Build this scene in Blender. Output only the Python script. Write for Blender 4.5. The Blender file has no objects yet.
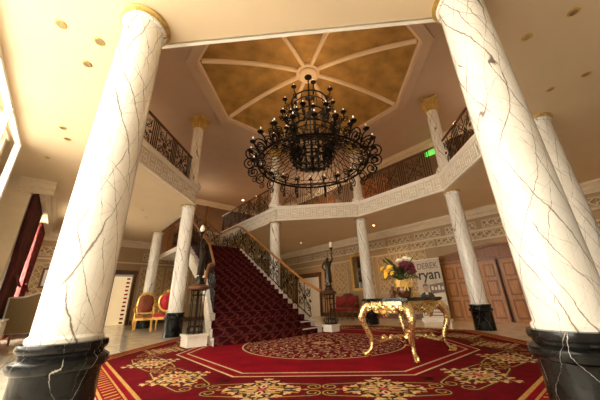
import bpy, math, random
from mathutils import Vector, Matrix
random.seed(7)
PI = math.pi
C = bpy.context.scene.collection
S2 = math.sqrt(0.5)
H = 4.33          # ground-floor ceiling height
G = 5.0           # gallery floor
HU = 8.3          # upper ceiling
DX, DY = 0.5, 0.55   # centre of dome and chandelier

# ------------------------------------------------------------------ helpers
class MB:
    def __init__(s): s.v=[]; s.f=[]; s.m=[]; s.sm=[]; s.uv={}
    def add(s, vs, fs, smooth=False, mat=0, M=None):
        b=len(s.v)
        s.v += [tuple(M@Vector(p)) if M else tuple(p) for p in vs]
        for f in fs: s.f.append([b+i for i in f]); s.m.append(mat); s.sm.append(smooth)
        return s
    def box(s, c, d, rz=0, mat=0, M=None):
        x,y,z=[q/2 for q in d]; ca,sa=math.cos(rz),math.sin(rz)
        vs=[]
        for dz in(-z,z):
            for (a,b) in((-x,-y),(x,-y),(x,y),(-x,y)):
                vs.append((c[0]+a*ca-b*sa, c[1]+a*sa+b*ca, c[2]+dz))
        return s.add(vs,[(3,2,1,0),(4,5,6,7),(0,1,5,4),(1,2,6,5),(2,3,7,6),(3,0,4,7)],False,mat,M)
    def b6(s, x0,x1,y0,y1,z0,z1, mat=0):
        return s.box(((x0+x1)/2,(y0+y1)/2,(z0+z1)/2),(abs(x1-x0),abs(y1-y0),abs(z1-z0)),0,mat)
    def tube(s, pts, r, n=6, closed=False, mat=0, M=None, flat=1.0):
        P=[Vector(p) for p in pts]; N=len(P)
        if N<2: return s
        rr = r if isinstance(r,(list,tuple)) else [r]*N
        T=[]
        for i in range(N):
            a=P[(i-1)%N] if (closed or i>0) else P[i]; b=P[(i+1)%N] if (closed or i<N-1) else P[i]
            t=b-a
            T.append(t.normalized() if t.length>1e-9 else (T[-1] if T else Vector((0,0,1))))
        u=T[0].orthogonal().normalized(); vs=[]
        for i in range(N):
            u=u-T[i]*u.dot(T[i])
            u=u.normalized() if u.length>1e-6 else T[i].orthogonal().normalized()
            w=T[i].cross(u)
            for k in range(n):
                a=2*PI*k/n
                vs.append(P[i]+(u*math.cos(a)+w*math.sin(a)*flat)*rr[i])
        fs=[]
        for i in range(N if closed else N-1):
            j=(i+1)%N
            for k in range(n):
                l=(k+1)%n; fs.append((i*n+k,i*n+l,j*n+l,j*n+k))
        if not closed:
            fs.append(tuple(range(n-1,-1,-1))); fs.append(tuple((N-1)*n+k for k in range(n)))
        return s.add(vs,fs,n>4,mat,M)
    def lathe(s, prof, n=24, c=(0,0,0), mat=0, M=None, smooth=True, cap=True):
        vs=[];fs=[]
        for r,z in prof:
            for k in range(n):
                a=2*PI*k/n; vs.append((c[0]+r*math.cos(a),c[1]+r*math.sin(a),c[2]+z))
        m=len(prof)
        for i in range(m-1):
            for k in range(n):
                l=(k+1)%n; fs.append((i*n+k,i*n+l,(i+1)*n+l,(i+1)*n+k))
        if cap: fs.append(tuple(range(n-1,-1,-1))); fs.append(tuple((m-1)*n+k for k in range(n)))
        return s.add(vs,fs,smooth,mat,M)
    def prism(s, poly, z0, z1, mat=0, M=None, smooth=False):
        n=len(poly)
        vs=[(x,y,z0) for x,y in poly]+[(x,y,z1) for x,y in poly]
        fs=[tuple(range(n-1,-1,-1)),tuple(range(n,2*n))]+[(i,(i+1)%n,n+(i+1)%n,n+i) for i in range(n)]
        return s.add(vs,fs,smooth,mat,M)
    def ball(s, c, r, n=10, mat=0, sc=(1,1,1), M=None):
        m=max(4,n//2); prof=[]
        T=Matrix.Translation(c)@Matrix.Diagonal((sc[0]*r,sc[1]*r,sc[2]*r,1))
        for i in range(m+1):
            a=-PI/2+PI*i/m; prof.append((max(.02,math.cos(a)),math.sin(a)))
        return s.lathe(prof,n,(0,0,0),mat,(M@T) if M else T)
    def build(s, name, mats, parent=None, loc=None, rz=0, auto=True):
        me=bpy.data.meshes.new(name); me.from_pydata(s.v,[],s.f)
        for m in (mats if isinstance(mats,(list,tuple)) else [mats]): me.materials.append(m)
        me.polygons.foreach_set('material_index',s.m); me.polygons.foreach_set('use_smooth',s.sm)
        if s.uv:
            l=me.uv_layers.new(name='UVMap')
            for p in me.polygons:
                for li,vi in zip(p.loop_indices,p.vertices): l.data[li].uv=s.uv.get(vi,(0,0))
        me.update()
        o=bpy.data.objects.new(name,me); C.objects.link(o)
        if auto and any(s.sm) :
            try: me.set_sharp_from_angle(angle=math.radians(40))
            except Exception: pass
        if parent is not None: o.parent=parent
        if loc: o.location=loc
        o.rotation_euler=(0,0,rz)
        return o

def tag(o,label,cat,group=None,kind=None):
    o['label']=label; o['category']=cat
    if group: o['group']=group
    if kind: o['kind']=kind
    return o
def thing(name,label,cat,loc=(0,0,0),rz=0,group=None,kind=None):
    o=bpy.data.objects.new(name,None); C.objects.link(o); o.empty_display_size=.1
    o.location=loc; o.rotation_euler=(0,0,rz)
    return tag(o,label,cat,group,kind)
KIDS={}
def kids(o): return [x for x in C.objects if x.parent==o]
def copy_tree(o,parent=None):
    c=o.copy(); C.objects.link(c); c.parent=parent
    for ch in kids(o): copy_tree(ch,c)
    return c
def dup(root,loc,rz,label,group=None):
    r=copy_tree(root); r.location=loc; r.rotation_euler=(0,0,rz); r['label']=label
    if group: r['group']=group
    return r
def struct(o,label=None):
    o['kind']='structure'
    if label: o['label']=label
    return o

def spiral(cx,cy,r0,r1,a0,turns,n=None,d=1):
    n=n or max(8,int(abs(turns)*14))
    out=[]
    for i in range(n+1):
        t=i/n; a=a0+d*2*PI*turns*t; r=r0+(r1-r0)*t
        out.append((cx+r*math.cos(a),cy+r*math.sin(a)))
    return out

# ------------------------------------------------------------------ materials
def new_mat(name):
    m=bpy.data.materials.new(name); m.use_nodes=True
    nt=m.node_tree; return m,nt,nt.nodes['Principled BSDF']
def N(nt,t,**kw):
    n=nt.nodes.new(t)
    for k,v in kw.items(): setattr(n,k,v)
    return n
def ramp(nt,src,stops,mode='LINEAR'):
    r=N(nt,'ShaderNodeValToRGB'); r.color_ramp.interpolation=mode
    el=r.color_ramp.elements
    while len(el)<len(stops): el.new(.5)
    for e,(p,c) in zip(el,stops):
        e.position=p; e.color=(c[0],c[1],c[2],1) if not isinstance(c,(int,float)) else (c,c,c,1)
    nt.links.new(src,r.inputs[0]); return r
def math_(nt,op,a,b=None,c=None):
    n=N(nt,'ShaderNodeMath',operation=op)
    for i,x in enumerate((a,b,c)):
        if x is None: continue
        if isinstance(x,(int,float)): n.inputs[i].default_value=x
        else: nt.links.new(x,n.inputs[i])
    return n.outputs[0]
def mixc(nt,f,a,b):
    n=N(nt,'ShaderNodeMix',data_type='RGBA')
    for s,x in((0,f),(6,a),(7,b)):
        if isinstance(x,(int,float)): n.inputs[s].default_value=x
        elif isinstance(x,(tuple,list)): n.inputs[s].default_value=(x[0],x[1],x[2],1)
        else: nt.links.new(x,n.inputs[s])
    return n.outputs[2]
def coords(nt,rand=False,scale=None):
    tc=N(nt,'ShaderNodeTexCoord'); out=tc.outputs['Object']
    if scale or rand:
        mp=N(nt,'ShaderNodeMapping'); nt.links.new(out,mp.inputs[0])
        if scale: mp.inputs['Scale'].default_value=scale
        if rand:
            oi=N(nt,'ShaderNodeObjectInfo'); vm=N(nt,'ShaderNodeVectorMath',operation='SCALE')
            cm=N(nt,'ShaderNodeCombineXYZ')
            r=oi.outputs['Random']
            nt.links.new(math_(nt,'MULTIPLY',r,37.),cm.inputs[0]); nt.links.new(math_(nt,'MULTIPLY',r,91.),cm.inputs[1]); nt.links.new(math_(nt,'MULTIPLY',r,53.),cm.inputs[2])
            nt.links.new(cm.outputs[0],mp.inputs['Location'])
        out=mp.outputs[0]
    return out
def plain(name,col,rough=.5,metal=0,var=.12,scale=8,spec=None,bump=0,coat=0):
    m,nt,b=new_mat(name)
    no=N(nt,'ShaderNodeTexNoise'); no.inputs['Scale'].default_value=scale; no.inputs['Detail'].default_value=5
    nt.links.new(coords(nt),no.inputs['Vector'])
    lo=[c*(1-var) for c in col]; hi=[min(1,c*(1+var)) for c in col]
    r=ramp(nt,no.outputs[0],[(.3,lo),(.7,hi)])
    nt.links.new(r.outputs[0],b.inputs['Base Color'])
    b.inputs['Roughness'].default_value=rough; b.inputs['Metallic'].default_value=metal
    if coat: b.inputs['Coat Weight'].default_value=coat
    if bump:
        bp=N(nt,'ShaderNodeBump'); bp.inputs['Strength'].default_value=bump; bp.inputs['Distance'].default_value=.02
        nt.links.new(no.outputs[0],bp.inputs['Height']); nt.links.new(bp.outputs[0],b.inputs['Normal'])
    return m
def emit(name,col,st):
    m,nt,b=new_mat(name); b.inputs['Base Color'].default_value=(*col,1)
    b.inputs['Emission Color'].default_value=(*col,1); b.inputs['Emission Strength'].default_value=st
    return m
def marble(name,base,base2,vein,sc,width,rough,stretch=.45,mask=(.38,.6),fine=.42):
    """veins drawn on the unrolled surface of a round shaft"""
    m,nt,b=new_mat(name)
    tc=N(nt,'ShaderNodeTexCoord'); sp=N(nt,'ShaderNodeSeparateXYZ'); nt.links.new(tc.outputs['Object'],sp.inputs[0])
    x,y,z=sp.outputs
    xa=math_(nt,'MULTIPLY',math_(nt,'ADD',x,y),-S2); ya=math_(nt,'MULTIPLY',math_(nt,'SUBTRACT',x,y),S2)
    u=math_(nt,'MULTIPLY',math_(nt,'ARCTAN2',ya,xa),.25)
    oi=N(nt,'ShaderNodeObjectInfo'); rnd=math_(nt,'MULTIPLY',oi.outputs['Random'],40.)
    cm=N(nt,'ShaderNodeCombineXYZ'); nt.links.new(math_(nt,'ADD',u,rnd),cm.inputs[0]); nt.links.new(math_(nt,'ADD',z,rnd),cm.inputs[1])
    co=cm.outputs[0]
    no=N(nt,'ShaderNodeTexNoise'); no.inputs['Scale'].default_value=2.6; no.inputs['Detail'].default_value=7; no.inputs['Roughness'].default_value=.62
    nt.links.new(co,no.inputs['Vector'])
    sub=N(nt,'ShaderNodeVectorMath',operation='SUBTRACT'); nt.links.new(no.outputs['Color'],sub.inputs[0]); sub.inputs[1].default_value=(.5,.5,.5)
    scl=N(nt,'ShaderNodeVectorMath',operation='SCALE'); nt.links.new(sub.outputs[0],scl.inputs[0]); scl.inputs['Scale'].default_value=.12
    add=N(nt,'ShaderNodeVectorMath',operation='ADD'); nt.links.new(co,add.inputs[0]); nt.links.new(scl.outputs[0],add.inputs[1])
    sv=N(nt,'ShaderNodeSeparateXYZ'); nt.links.new(add.outputs[0],sv.inputs[0]); U,V=sv.outputs[0],sv.outputs[1]
    def layer(period,w,ang,mlo,mhi,off,msc=1.5):
        ca,sa=math.cos(ang),math.sin(ang)
        p=math_(nt,'ADD',math_(nt,'ADD',math_(nt,'MULTIPLY',U,ca),math_(nt,'MULTIPLY',V,sa)),off)
        q=math_(nt,'ADD',math_(nt,'MULTIPLY',V,ca*.35),math_(nt,'MULTIPLY',U,-sa*.35))
        cc_=N(nt,'ShaderNodeCombineXYZ'); nt.links.new(math_(nt,'MULTIPLY',p,2.0),cc_.inputs[0]); nt.links.new(q,cc_.inputs[1]); cc_.inputs[2].default_value=off*3.7
        wn=N(nt,'ShaderNodeTexNoise'); wn.inputs['Scale'].default_value=1.6; wn.inputs['Detail'].default_value=2; nt.links.new(cc_.outputs[0],wn.inputs['Vector'])
        pp=math_(nt,'ADD',p,math_(nt,'MULTIPLY',math_(nt,'SUBTRACT',wn.outputs[0],.5),period*2.4))
        d=math_(nt,'MULTIPLY',math_(nt,'PINGPONG',pp,period*.5),1.0)
        mk=N(nt,'ShaderNodeTexNoise'); mk.inputs['Scale'].default_value=msc; mk.inputs['Detail'].default_value=6; mk.inputs['Roughness'].default_value=.75
        nt.links.new(cc_.outputs[0],mk.inputs['Vector'])
        wv=math_(nt,'MULTIPLY',ramp(nt,mk.outputs[0],[(mlo,0),(mhi,1)]).outputs[0],w)
        e=math_(nt,'SUBTRACT',1.0,math_(nt,'DIVIDE',d,math_(nt,'ADD',wv,2e-5)))
        return math_(nt,'MAXIMUM',math_(nt,'MINIMUM',math_(nt,'MULTIPLY',e,1.5),1.0),0.0)
    L_=[(1.0,layer(sc,width,.36,mask[0],mask[1],0)),(.9,layer(sc*1.25,width*.85,-.30,mask[0],mask[1],2.3)),(.6,layer(sc*.9,width*.6,.85,mask[0]+.05,mask[1]+.05,5.1)),
        (fine,layer(sc*.55,width*.45,-.10,mask[0]+.05,mask[1]+.06,8.7,2.2)),(fine,layer(sc*.6,width*.45,-.8,mask[0]+.07,mask[1]+.06,11.2,2.2))]
    L_+=[(.14,layer(sc,width*4.0,.36,mask[0]+.02,mask[1]+.1,0)),(.12,layer(sc*1.25,width*4,-.30,mask[0]+.04,mask[1]+.1,2.3))]
    f=None
    for k_,o_ in L_:
        g_=math_(nt,'MULTIPLY',o_,k_); f=g_ if f is None else math_(nt,'MAXIMUM',f,g_)
    br=ramp(nt,no.outputs[0],[(.38,base2),(.6,base)])
    nt.links.new(mixc(nt,f,br.outputs[0],vein),b.inputs['Base Color']); b.inputs['Roughness'].default_value=rough
    return m
def lattice(name,bg,line,p,w,metal=0,rough=.5,ogee=.06):
    m,nt,b=new_mat(name)
    uv=N(nt,'ShaderNodeUVMap'); sp=N(nt,'ShaderNodeSeparateXYZ'); nt.links.new(uv.outputs[0],sp.inputs[0])
    u,v=sp.outputs[0],sp.outputs[1]
    us=math_(nt,'ADD',u,math_(nt,'MULTIPLY',math_(nt,'SINE',math_(nt,'MULTIPLY',v,2*PI/p)),ogee*p))
    def ln(e,pp,ww):
        return math_(nt,'LESS_THAN',math_(nt,'ABSOLUTE',math_(nt,'SINE',math_(nt,'MULTIPLY',e,PI/pp))),ww)
    l1=ln(math_(nt,'ADD',us,v),p,w); l2=ln(math_(nt,'SUBTRACT',us,v),p,w)
    # small floral blots in the cells
    no=N(nt,'ShaderNodeTexVoronoi',feature='DISTANCE_TO_EDGE'); no.inputs['Scale'].default_value=2.2/p
    nt.links.new(uv.outputs[0],no.inputs['Vector'])
    l3=math_(nt,'MULTIPLY',math_(nt,'LESS_THAN',no.outputs[0],.09),.45)
    f=math_(nt,'MAXIMUM',math_(nt,'MAXIMUM',l1,l2),l3)
    nt.links.new(mixc(nt,f,bg,line),b.inputs['Base Color'])
    b.inputs['Roughness'].default_value=rough; b.inputs['Metallic'].default_value=metal
    return m

def carved_gold():
    m,nt,b=new_mat('carved_gold_leaf')
    co=coords(nt); vo=N(nt,'ShaderNodeTexVoronoi',feature='SMOOTH_F1'); vo.inputs['Scale'].default_value=26; nt.links.new(co,vo.inputs['Vector'])
    no=N(nt,'ShaderNodeTexNoise'); no.inputs['Scale'].default_value=30; no.inputs['Detail'].default_value=4; nt.links.new(co,no.inputs['Vector'])
    h=math_(nt,'ADD',math_(nt,'MULTIPLY',vo.outputs[0],-1.6),no.outputs[0])
    # gilding darkened in the grooves, crevice shade of the carving put into the colour
    nt.links.new(ramp(nt,vo.outputs[0],[(.35,(.93,.70,.34)),(.70,(.74,.50,.18)),(1.0,(.22,.11,.035))]).outputs[0],b.inputs['Base Color'])
    b.inputs['Metallic'].default_value=.9; b.inputs['Roughness'].default_value=.27
    bp=N(nt,'ShaderNodeBump'); bp.inputs['Strength'].default_value=.42; bp.inputs['Distance'].default_value=.012; nt.links.new(h,bp.inputs['Height']); nt.links.new(bp.outputs[0],b.inputs['Normal'])
    return m
M={}
M['marble']=marble('white_veined_marble',(.92,.88,.80),(.86,.81,.72),(.20,.155,.11),.155,.0115,.16,.36,(.40,.66))
M['black_marble']=marble('black_veined_marble',(.006,.006,.006),(.016,.015,.014),(.55,.52,.47),.30,.0055,.2,.7,(.46,.72),.4)
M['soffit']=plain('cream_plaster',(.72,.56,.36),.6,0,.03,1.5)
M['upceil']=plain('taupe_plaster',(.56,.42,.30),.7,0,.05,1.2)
M['cream']=plain('cream_paint',(.76,.64,.46),.55,0,.05,3)
M['fascia']=plain('ivory_stucco',(.88,.82,.70),.6,0,.05,6)
M['fasciabg']=plain('grey_stucco_ground',(.70,.62,.50),.7,0,.06,6)
M['panelcream']=plain('panel_moulding_paint',(.58,.45,.28),.5,0,.05,4)
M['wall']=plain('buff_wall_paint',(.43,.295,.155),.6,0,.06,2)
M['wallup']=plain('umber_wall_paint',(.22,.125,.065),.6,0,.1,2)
M['goldleaf']=carved_gold()
M['gilt']=plain('gilded_metal',(.78,.50,.13),.35,.8,.25,20)
M['paintgold']=plain('gold_paint',(.62,.42,.12),.4,.4,.25,20)
M['domegold']=plain('mottled_ochre',(.44,.26,.075),.55,.25,.28,2.2)
M['rib']=plain('dome_rib_plaster',(.84,.67,.46),.6,0,.04,3)
M['iron']=plain('black_iron',(.006,.005,.0045),.55,.1,.2,20)
M['railiron']=plain('dark_wrought_iron',(.016,.012,.009),.5,.2,.2,20)
M['wood']=plain('polished_oak',(.36,.155,.045),.3,0,.3,6)
M['darkwood']=plain('dark_walnut',(.12,.045,.018),.35,0,.3,6)
M['bronze']=plain('dark_bronze',(.03,.02,.012),.35,.6,.3,10)
M['black']=plain('matt_black',(.01,.01,.01),.5,0,.1)
M['wax']=plain('aged_wax',(.30,.23,.15),.5,0,.1)
M['rubyvelvet']=plain('ruby_velvet',(.24,.008,.012),.75,0,.25,12)
M['redvelvet']=plain('red_velvet',(.50,.012,.02),.75,0,.25,12)
M['tapestry']=lattice('tapestry_fabric',(.16,.01,.012),(.34,.12,.05),.12,.3,0,.85)
M['curtain']=lattice('crimson_damask',(.13,.006,.008),(.26,.03,.03),.30,.30,0,.8)
M['curtain2']=plain('dark_lined_drape',(.085,.016,.014),.85,0,.35,3)
M['cane']=lattice('woven_cane',(.17,.115,.05),(.35,.25,.12),.045,.35,0,.6)
M['white']=plain('white_paint',(.82,.79,.72),.45,0,.03)
M['step']=plain('pale_step_marble',(.86,.80,.69),.25,0,.08,5)
M['glass']=None
m,nt,b=new_mat('clear_glass'); b.inputs['Transmission Weight'].default_value=1; b.inputs['Roughness'].default_value=0; b.inputs['IOR'].default_value=1.02; b.inputs['Base Color'].default_value=(1,1,1,1); M['glass']=m
m,nt,b=new_mat('dark_mirror'); b.inputs['Metallic'].default_value=1; b.inputs['Roughness'].default_value=.03; b.inputs['Base Color'].default_value=(.5,.46,.4,1); M['mirror']=m
M['flame']=emit('candle_bulb',(1,.88,.70),1.3)
M['bulbglass']=plain('frosted_bulb',(.85,.8,.7),.2,0,.02)
M['lamplit']=emit('lit_downlight',(1,.70,.36),14)
M['dulllamp']=plain('unlit_reflector',(.40,.33,.22),.3,.6,.1)
M['exit']=emit('green_exit_sign',(.12,.85,.10),.9)
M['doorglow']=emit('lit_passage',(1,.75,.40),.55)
M['redstripe']=plain('red_striped_cloth',(.5,.05,.04),.8,0,.1)
M['crimson']=plain('crimson_pile',(.205,.002,.009),.95,0,.25,2.5)
M['c_gold']=plain('carpet_gold_yarn',(.46,.26,.075),.9,0,.25,25)
M['c_cream']=plain('carpet_cream_yarn',(.60,.43,.24),.9,0,.2,25)
M['c_dark']=plain('carpet_dark_yarn',(.045,.020,.012),.9,0,.3,25)
M['c_deep']=plain('carpet_deep_red_yarn',(.125,.0016,.006),.95,0,.25,6)
M['poster']=plain('poster_grey_print',(.56,.50,.42),.5,0,.12,3)
M['posterdark']=plain('poster_dark_ink',(.03,.025,.022),.5,0,.1)
M['postermid']=plain('poster_mid_ink',(.18,.15,.12),.5,0,.3,9)
M['posterwhite']=plain('poster_white_print',(.75,.69,.60),.5,0,.03)
M['posterskin']=plain('poster_skin_print',(.50,.33,.22),.5,0,.1)
M['yellow']=plain('yellow_petal',(.85,.48,.03),.6,0,.2,20)
M['burgundy']=plain('burgundy_petal',(.16,.008,.03),.6,0,.3,20)
M['ivory']=plain('ivory_petal',(.85,.78,.62),.6,0,.1,20)
M['leaf']=plain('dark_green_leaf',(.05,.085,.02),.5,0,.4,10)
M['ribbon']=plain('yellow_ribbon',(.72,.45,.12),.5,0,.1,10)
M['pot']=plain('brown_glazed_pot',(.14,.05,.02),.2,.2,.4,6)

# door timber with grain
def timber(name,c1,c2,rough=.35):
    m,nt,b=new_mat(name)
    co=coords(nt,False,(6,6,.7)); no=N(nt,'ShaderNodeTexNoise'); no.inputs['Scale'].default_value=4; no.inputs['Detail'].default_value=6; no.inputs['Distortion'].default_value=.6
    nt.links.new(co,no.inputs['Vector']); nt.links.new(ramp(nt,no.outputs[0],[(.3,c1),(.7,c2)]).outputs[0],b.inputs['Base Color'])
    b.inputs['Roughness'].default_value=rough; return m
M['door']=timber('warm_oak_door',(.36,.14,.035),(.58,.26,.075))
M['doordark']=timber('oak_door_surround',(.20,.075,.025),(.33,.135,.045))

for k_ in('iron','railiron'): M[k_].node_tree.nodes['Principled BSDF'].inputs['Specular IOR Level'].default_value=.15
M['black_marble'].node_tree.nodes['Principled BSDF'].inputs['Specular IOR Level'].default_value=.3
# stone floor tiles
def tiles():
    m,nt,b=new_mat('polished_stone_tiles')
    co=coords(nt); br=N(nt,'ShaderNodeTexBrick'); br.offset=0; br.inputs['Scale'].default_value=1
    br.inputs['Brick Width'].default_value=.6; br.inputs['Row Height'].default_value=.6; br.inputs['Mortar Size'].default_value=.006
    br.inputs['Color1'].default_value=(.84,.77,.64,1); br.inputs['Color2'].default_value=(.80,.73,.60,1); br.inputs['Mortar'].default_value=(.3,.24,.17,1)
    nt.links.new(co,br.inputs['Vector']); no=N(nt,'ShaderNodeTexNoise'); no.inputs['Scale'].default_value=2.5; no.inputs['Detail'].default_value=6
    nt.links.new(co,no.inputs['Vector']); r=ramp(nt,no.outputs[0],[(.3,(.8,.8,.8)),(.7,(1.1,1.1,1.1))])
    mx=N(nt,'ShaderNodeMix',data_type='RGBA',blend_type='MULTIPLY'); mx.inputs[0].default_value=1
    nt.links.new(br.outputs[0],mx.inputs[6]); nt.links.new(r.outputs[0],mx.inputs[7]); nt.links.new(mx.outputs[2],b.inputs['Base Color'])
    b.inputs['Roughness'].default_value=.13; return m
M['tiles']=tiles()

def stair_carpet_mat():
    m,nt,b=new_mat('maroon_scroll_carpet')
    uv=N(nt,'ShaderNodeUVMap'); sp=N(nt,'ShaderNodeSeparateXYZ')
    no=N(nt,'ShaderNodeTexNoise'); no.inputs['Scale'].default_value=7; no.inputs['Detail'].default_value=2
    nt.links.new(uv.outputs[0],no.inputs['Vector']); nt.links.new(uv.outputs[0],sp.inputs[0])
    u=math_(nt,'ADD',sp.outputs[0],math_(nt,'MULTIPLY',math_(nt,'SUBTRACT',no.outputs[0],.5),.08)); v=sp.outputs[1]
    p=.36
    def ln(e,w):
        return math_(nt,'LESS_THAN',math_(nt,'ABSOLUTE',math_(nt,'SINE',math_(nt,'MULTIPLY',e,PI/p))),w)
    us=math_(nt,'ADD',u,math_(nt,'MULTIPLY',math_(nt,'SINE',math_(nt,'MULTIPLY',v,4*PI/p)),.045))
    f=math_(nt,'MAXIMUM',ln(math_(nt,'ADD',us,v),.36),ln(math_(nt,'SUBTRACT',us,v),.36))
    g=math_(nt,'MINIMUM',ln(math_(nt,'ADD',u,v),.09),1.0)
    vo=N(nt,'ShaderNodeTexVoronoi'); vo.inputs['Scale'].default_value=22; nt.links.new(uv.outputs[0],vo.inputs['Vector'])
    f=math_(nt,'MULTIPLY',f,math_(nt,'ADD',.45,math_(nt,'MULTIPLY',math_(nt,'LESS_THAN',vo.outputs[0],.38),.55)))
    nt.links.new(mixc(nt,f,(.040,.0035,.005),(.17,.038,.028)),b.inputs['Base Color']); b.inputs['Roughness'].default_value=.95
    b.inputs['Specular IOR Level'].default_value=.1
    return m
M['staircarpet']=stair_carpet_mat()
for k_ in('crimson','c_gold','c_cream','c_dark','c_deep'): M[k_].node_tree.nodes['Principled BSDF'].inputs['Specular IOR Level'].default_value=.08
M['latgold']=lattice('gilt_lattice_panel',(.36,.225,.07),(.72,.60,.42),.34,.13,.1,.5)
M['latfrieze']=lattice('scroll_frieze_panel',(.30,.19,.07),(.74,.64,.47),.30,.24,0,.55,.12)

# ------------------------------------------------------------------ room shell
X0,X1,Y0,Y1,YU=-6.4,7.7,-8.0,12.3,14.2
struct(MB().b6(-8.9,9,-8.2,14.4,-.2,0).build('floor',M['tiles']),'pale polished stone tile floor')
AP=4.45; FV=AP/math.cos(PI/8)
octv=[(FV*math.cos(PI/8+k*PI/4),FV*math.sin(PI/8+k*PI/4)) for k in range(8)]
octv[3]=(-4.59,AP*math.sqrt(2)-4.59); octv[4]=(-4.59,-(AP*math.sqrt(2)-4.59))
WX=octv[1][0]; YW=10.6
def ring_slab(outer,hole,z0,z1,name,mats,hmat=0):
    import bmesh
    bm=bmesh.new()
    def loop(pts):
        vs=[bm.verts.new((x,y,z0)) for x,y in pts]
        return [bm.edges.new((vs[i],vs[(i+1)%len(vs)])) for i in range(len(vs))]
    es=loop(outer)+loop(hole)
    bmesh.ops.triangle_fill(bm,use_beauty=True,use_dissolve=False,edges=es)
    for f in bm.faces:
        if f.normal.z>0: f.normal_flip()
    if z1>z0:
        r=bmesh.ops.extrude_face_region(bm,geom=bm.faces[:]+[])
        for v in [g for g in r['geom'] if isinstance(g,bmesh.types.BMVert)]: v.co.z=z1
        bmesh.ops.recalc_face_normals(bm,faces=bm.faces[:])
    me=bpy.data.meshes.new(name); bm.to_mesh(me); bm.free()
    for m in mats: me.materials.append(m)
    o=bpy.data.objects.new(name,me); C.objects.link(o); return o
hole=[octv[0],octv[1],(WX,YW),(-WX,YW)]+octv[2:]
sl=ring_slab([(-8.7,Y0),(X1,Y0),(X1,YU),(-8.7,YU)],hole,H,G,'ceiling',[M['soffit']]); struct(sl,'cream underside of the gallery, around an octagonal opening')
# walls
def wallpiece(name,boxes,mat,label):
    mb=MB()
    for b in boxes: mb.b6(*b)
    return struct(mb.build(name,mat),label)
wr=wallpiece('wall_right',[(X1,X1+.2,Y0-.2,YU+.2,0,H)],M['wall'],'buff wall with gilt panels and the timber doors')
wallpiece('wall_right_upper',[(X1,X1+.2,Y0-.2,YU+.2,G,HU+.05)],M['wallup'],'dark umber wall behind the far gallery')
wb=wallpiece('wall_back',[(X0-.2,-2.95,Y1,Y1+.2,0,H),(-2.1,X1,Y1,Y1+.2,0,H),(-2.95,-2.1,Y1,Y1+.2,2.5,H)],M['wall'],'buff panelled wall behind the staircase')
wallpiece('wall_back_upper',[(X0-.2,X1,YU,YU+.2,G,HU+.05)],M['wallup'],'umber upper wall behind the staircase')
# window wall: openings at Y -7.6..2.64 and 6.6..9.6
wallpiece('wall_left',[(X0-.2,X0,5.3,7.9,0,H),(X0-.2,X0,10.7,Y1,0,H),(X0-.2,X0,7.9,10.7,3.8,H),(X0-.2,X0,7.9,10.7,0,.15),(X0-.2,X0,Y0-.2,-7.6,0,H),(X0-.2,X0,-7.6,2.64,4.27,H)],M['cream'],'cream wall with the tall glazing and curtained window')
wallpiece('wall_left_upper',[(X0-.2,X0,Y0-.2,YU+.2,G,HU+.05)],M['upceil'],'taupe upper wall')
wallpiece('wall_front',[(X0,-5.6,Y0-.2,Y0,0,H),(5.5,X1,Y0-.2,Y0,0,H),(-5.6,5.5,Y0-.2,Y0,3.9,H)],M['cream'],'cream wall with the wide entrance opening')
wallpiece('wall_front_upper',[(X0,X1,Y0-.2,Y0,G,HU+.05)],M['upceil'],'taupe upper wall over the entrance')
wallpiece('wall_left_return',[(-8.7,-6.1,5.02,5.3,0,H),(-8.9,-8.7,2.5,5.3,0,H),(-8.7,X0-.04,2.5,2.64,0,H)],M['cream'],'pale cream return wall between the glazing and the curtains')
# upper ceiling with octagonal dome
RD=3.86
def octd(r): return [(DX+r*math.cos(PI/8+k*PI/4),DY+r*math.sin(PI/8+k*PI/4)) for k in range(8)]
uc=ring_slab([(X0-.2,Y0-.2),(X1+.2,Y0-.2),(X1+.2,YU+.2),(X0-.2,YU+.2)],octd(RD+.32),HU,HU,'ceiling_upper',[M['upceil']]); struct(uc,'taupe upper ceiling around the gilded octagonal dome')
# stepped frame
fr=MB()
def octring(mb,r0,z0,r1,z1,mat=0):
    a=octd(r0); b=octd(r1)
    for k in range(8):
        l=(k+1)%8
        mb.add([(a[k][0],a[k][1],z0),(a[l][0],a[l][1],z0),(b[l][0],b[l][1],z1),(b[k][0],b[k][1],z1)],[(3,2,1,0)],False,mat)
octring(fr,RD+.36,HU,RD+.36,HU-.07); octring(fr,RD+.36,HU-.07,RD+.05,HU-.02); octring(fr,RD+.05,HU-.02,RD+.02,HU+.10); octring(fr,RD+.02,HU+.10,RD-.06,HU+.10,1); octring(fr,RD-.06,HU+.10,RD-.06,HU+.2)
struct(fr.build('trim_1',[M['upceil'],M['rib']]),'stepped plaster frame of the octagonal dome')
dome=MB(); NZ=12
def dz(t): return HU+.14+.62*(1-t*t)
for k in range(8):
    a0=PI/8+k*PI/4; a1=a0+PI/4; vs=[];fs=[]
    for i in range(NZ+1):
        t=i/NZ; R=t*(RD-.02)
        p=Vector((math.cos(a0),math.sin(a0)))*R; q=Vector((math.cos(a1),math.sin(a1)))*R
        for j in range(7):
            w=p.lerp(q,j/6); vs.append((DX+w.x,DY+w.y,dz(t)))
    for i in range(NZ):
        for j in range(6): fs.append((i*7+j,i*7+j+1,(i+1)*7+j+1,(i+1)*7+j))
    dome.add(vs,fs,True)
do=struct(dome.build('ceiling_dome',M['domegold']),'mottled ochre octagonal dome with plaster ribs')
for k in range(8):
    a=PI/8+k*PI/4; pts=[]
    for i in range(15):
        t=.09+.88*i/14; R=t*RD; pts.append((DX+R*math.cos(a),DY+R*math.sin(a),dz(t)-.03))
    MB().tube(pts,.085,8).build('rib',M['rib'],do)
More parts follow.
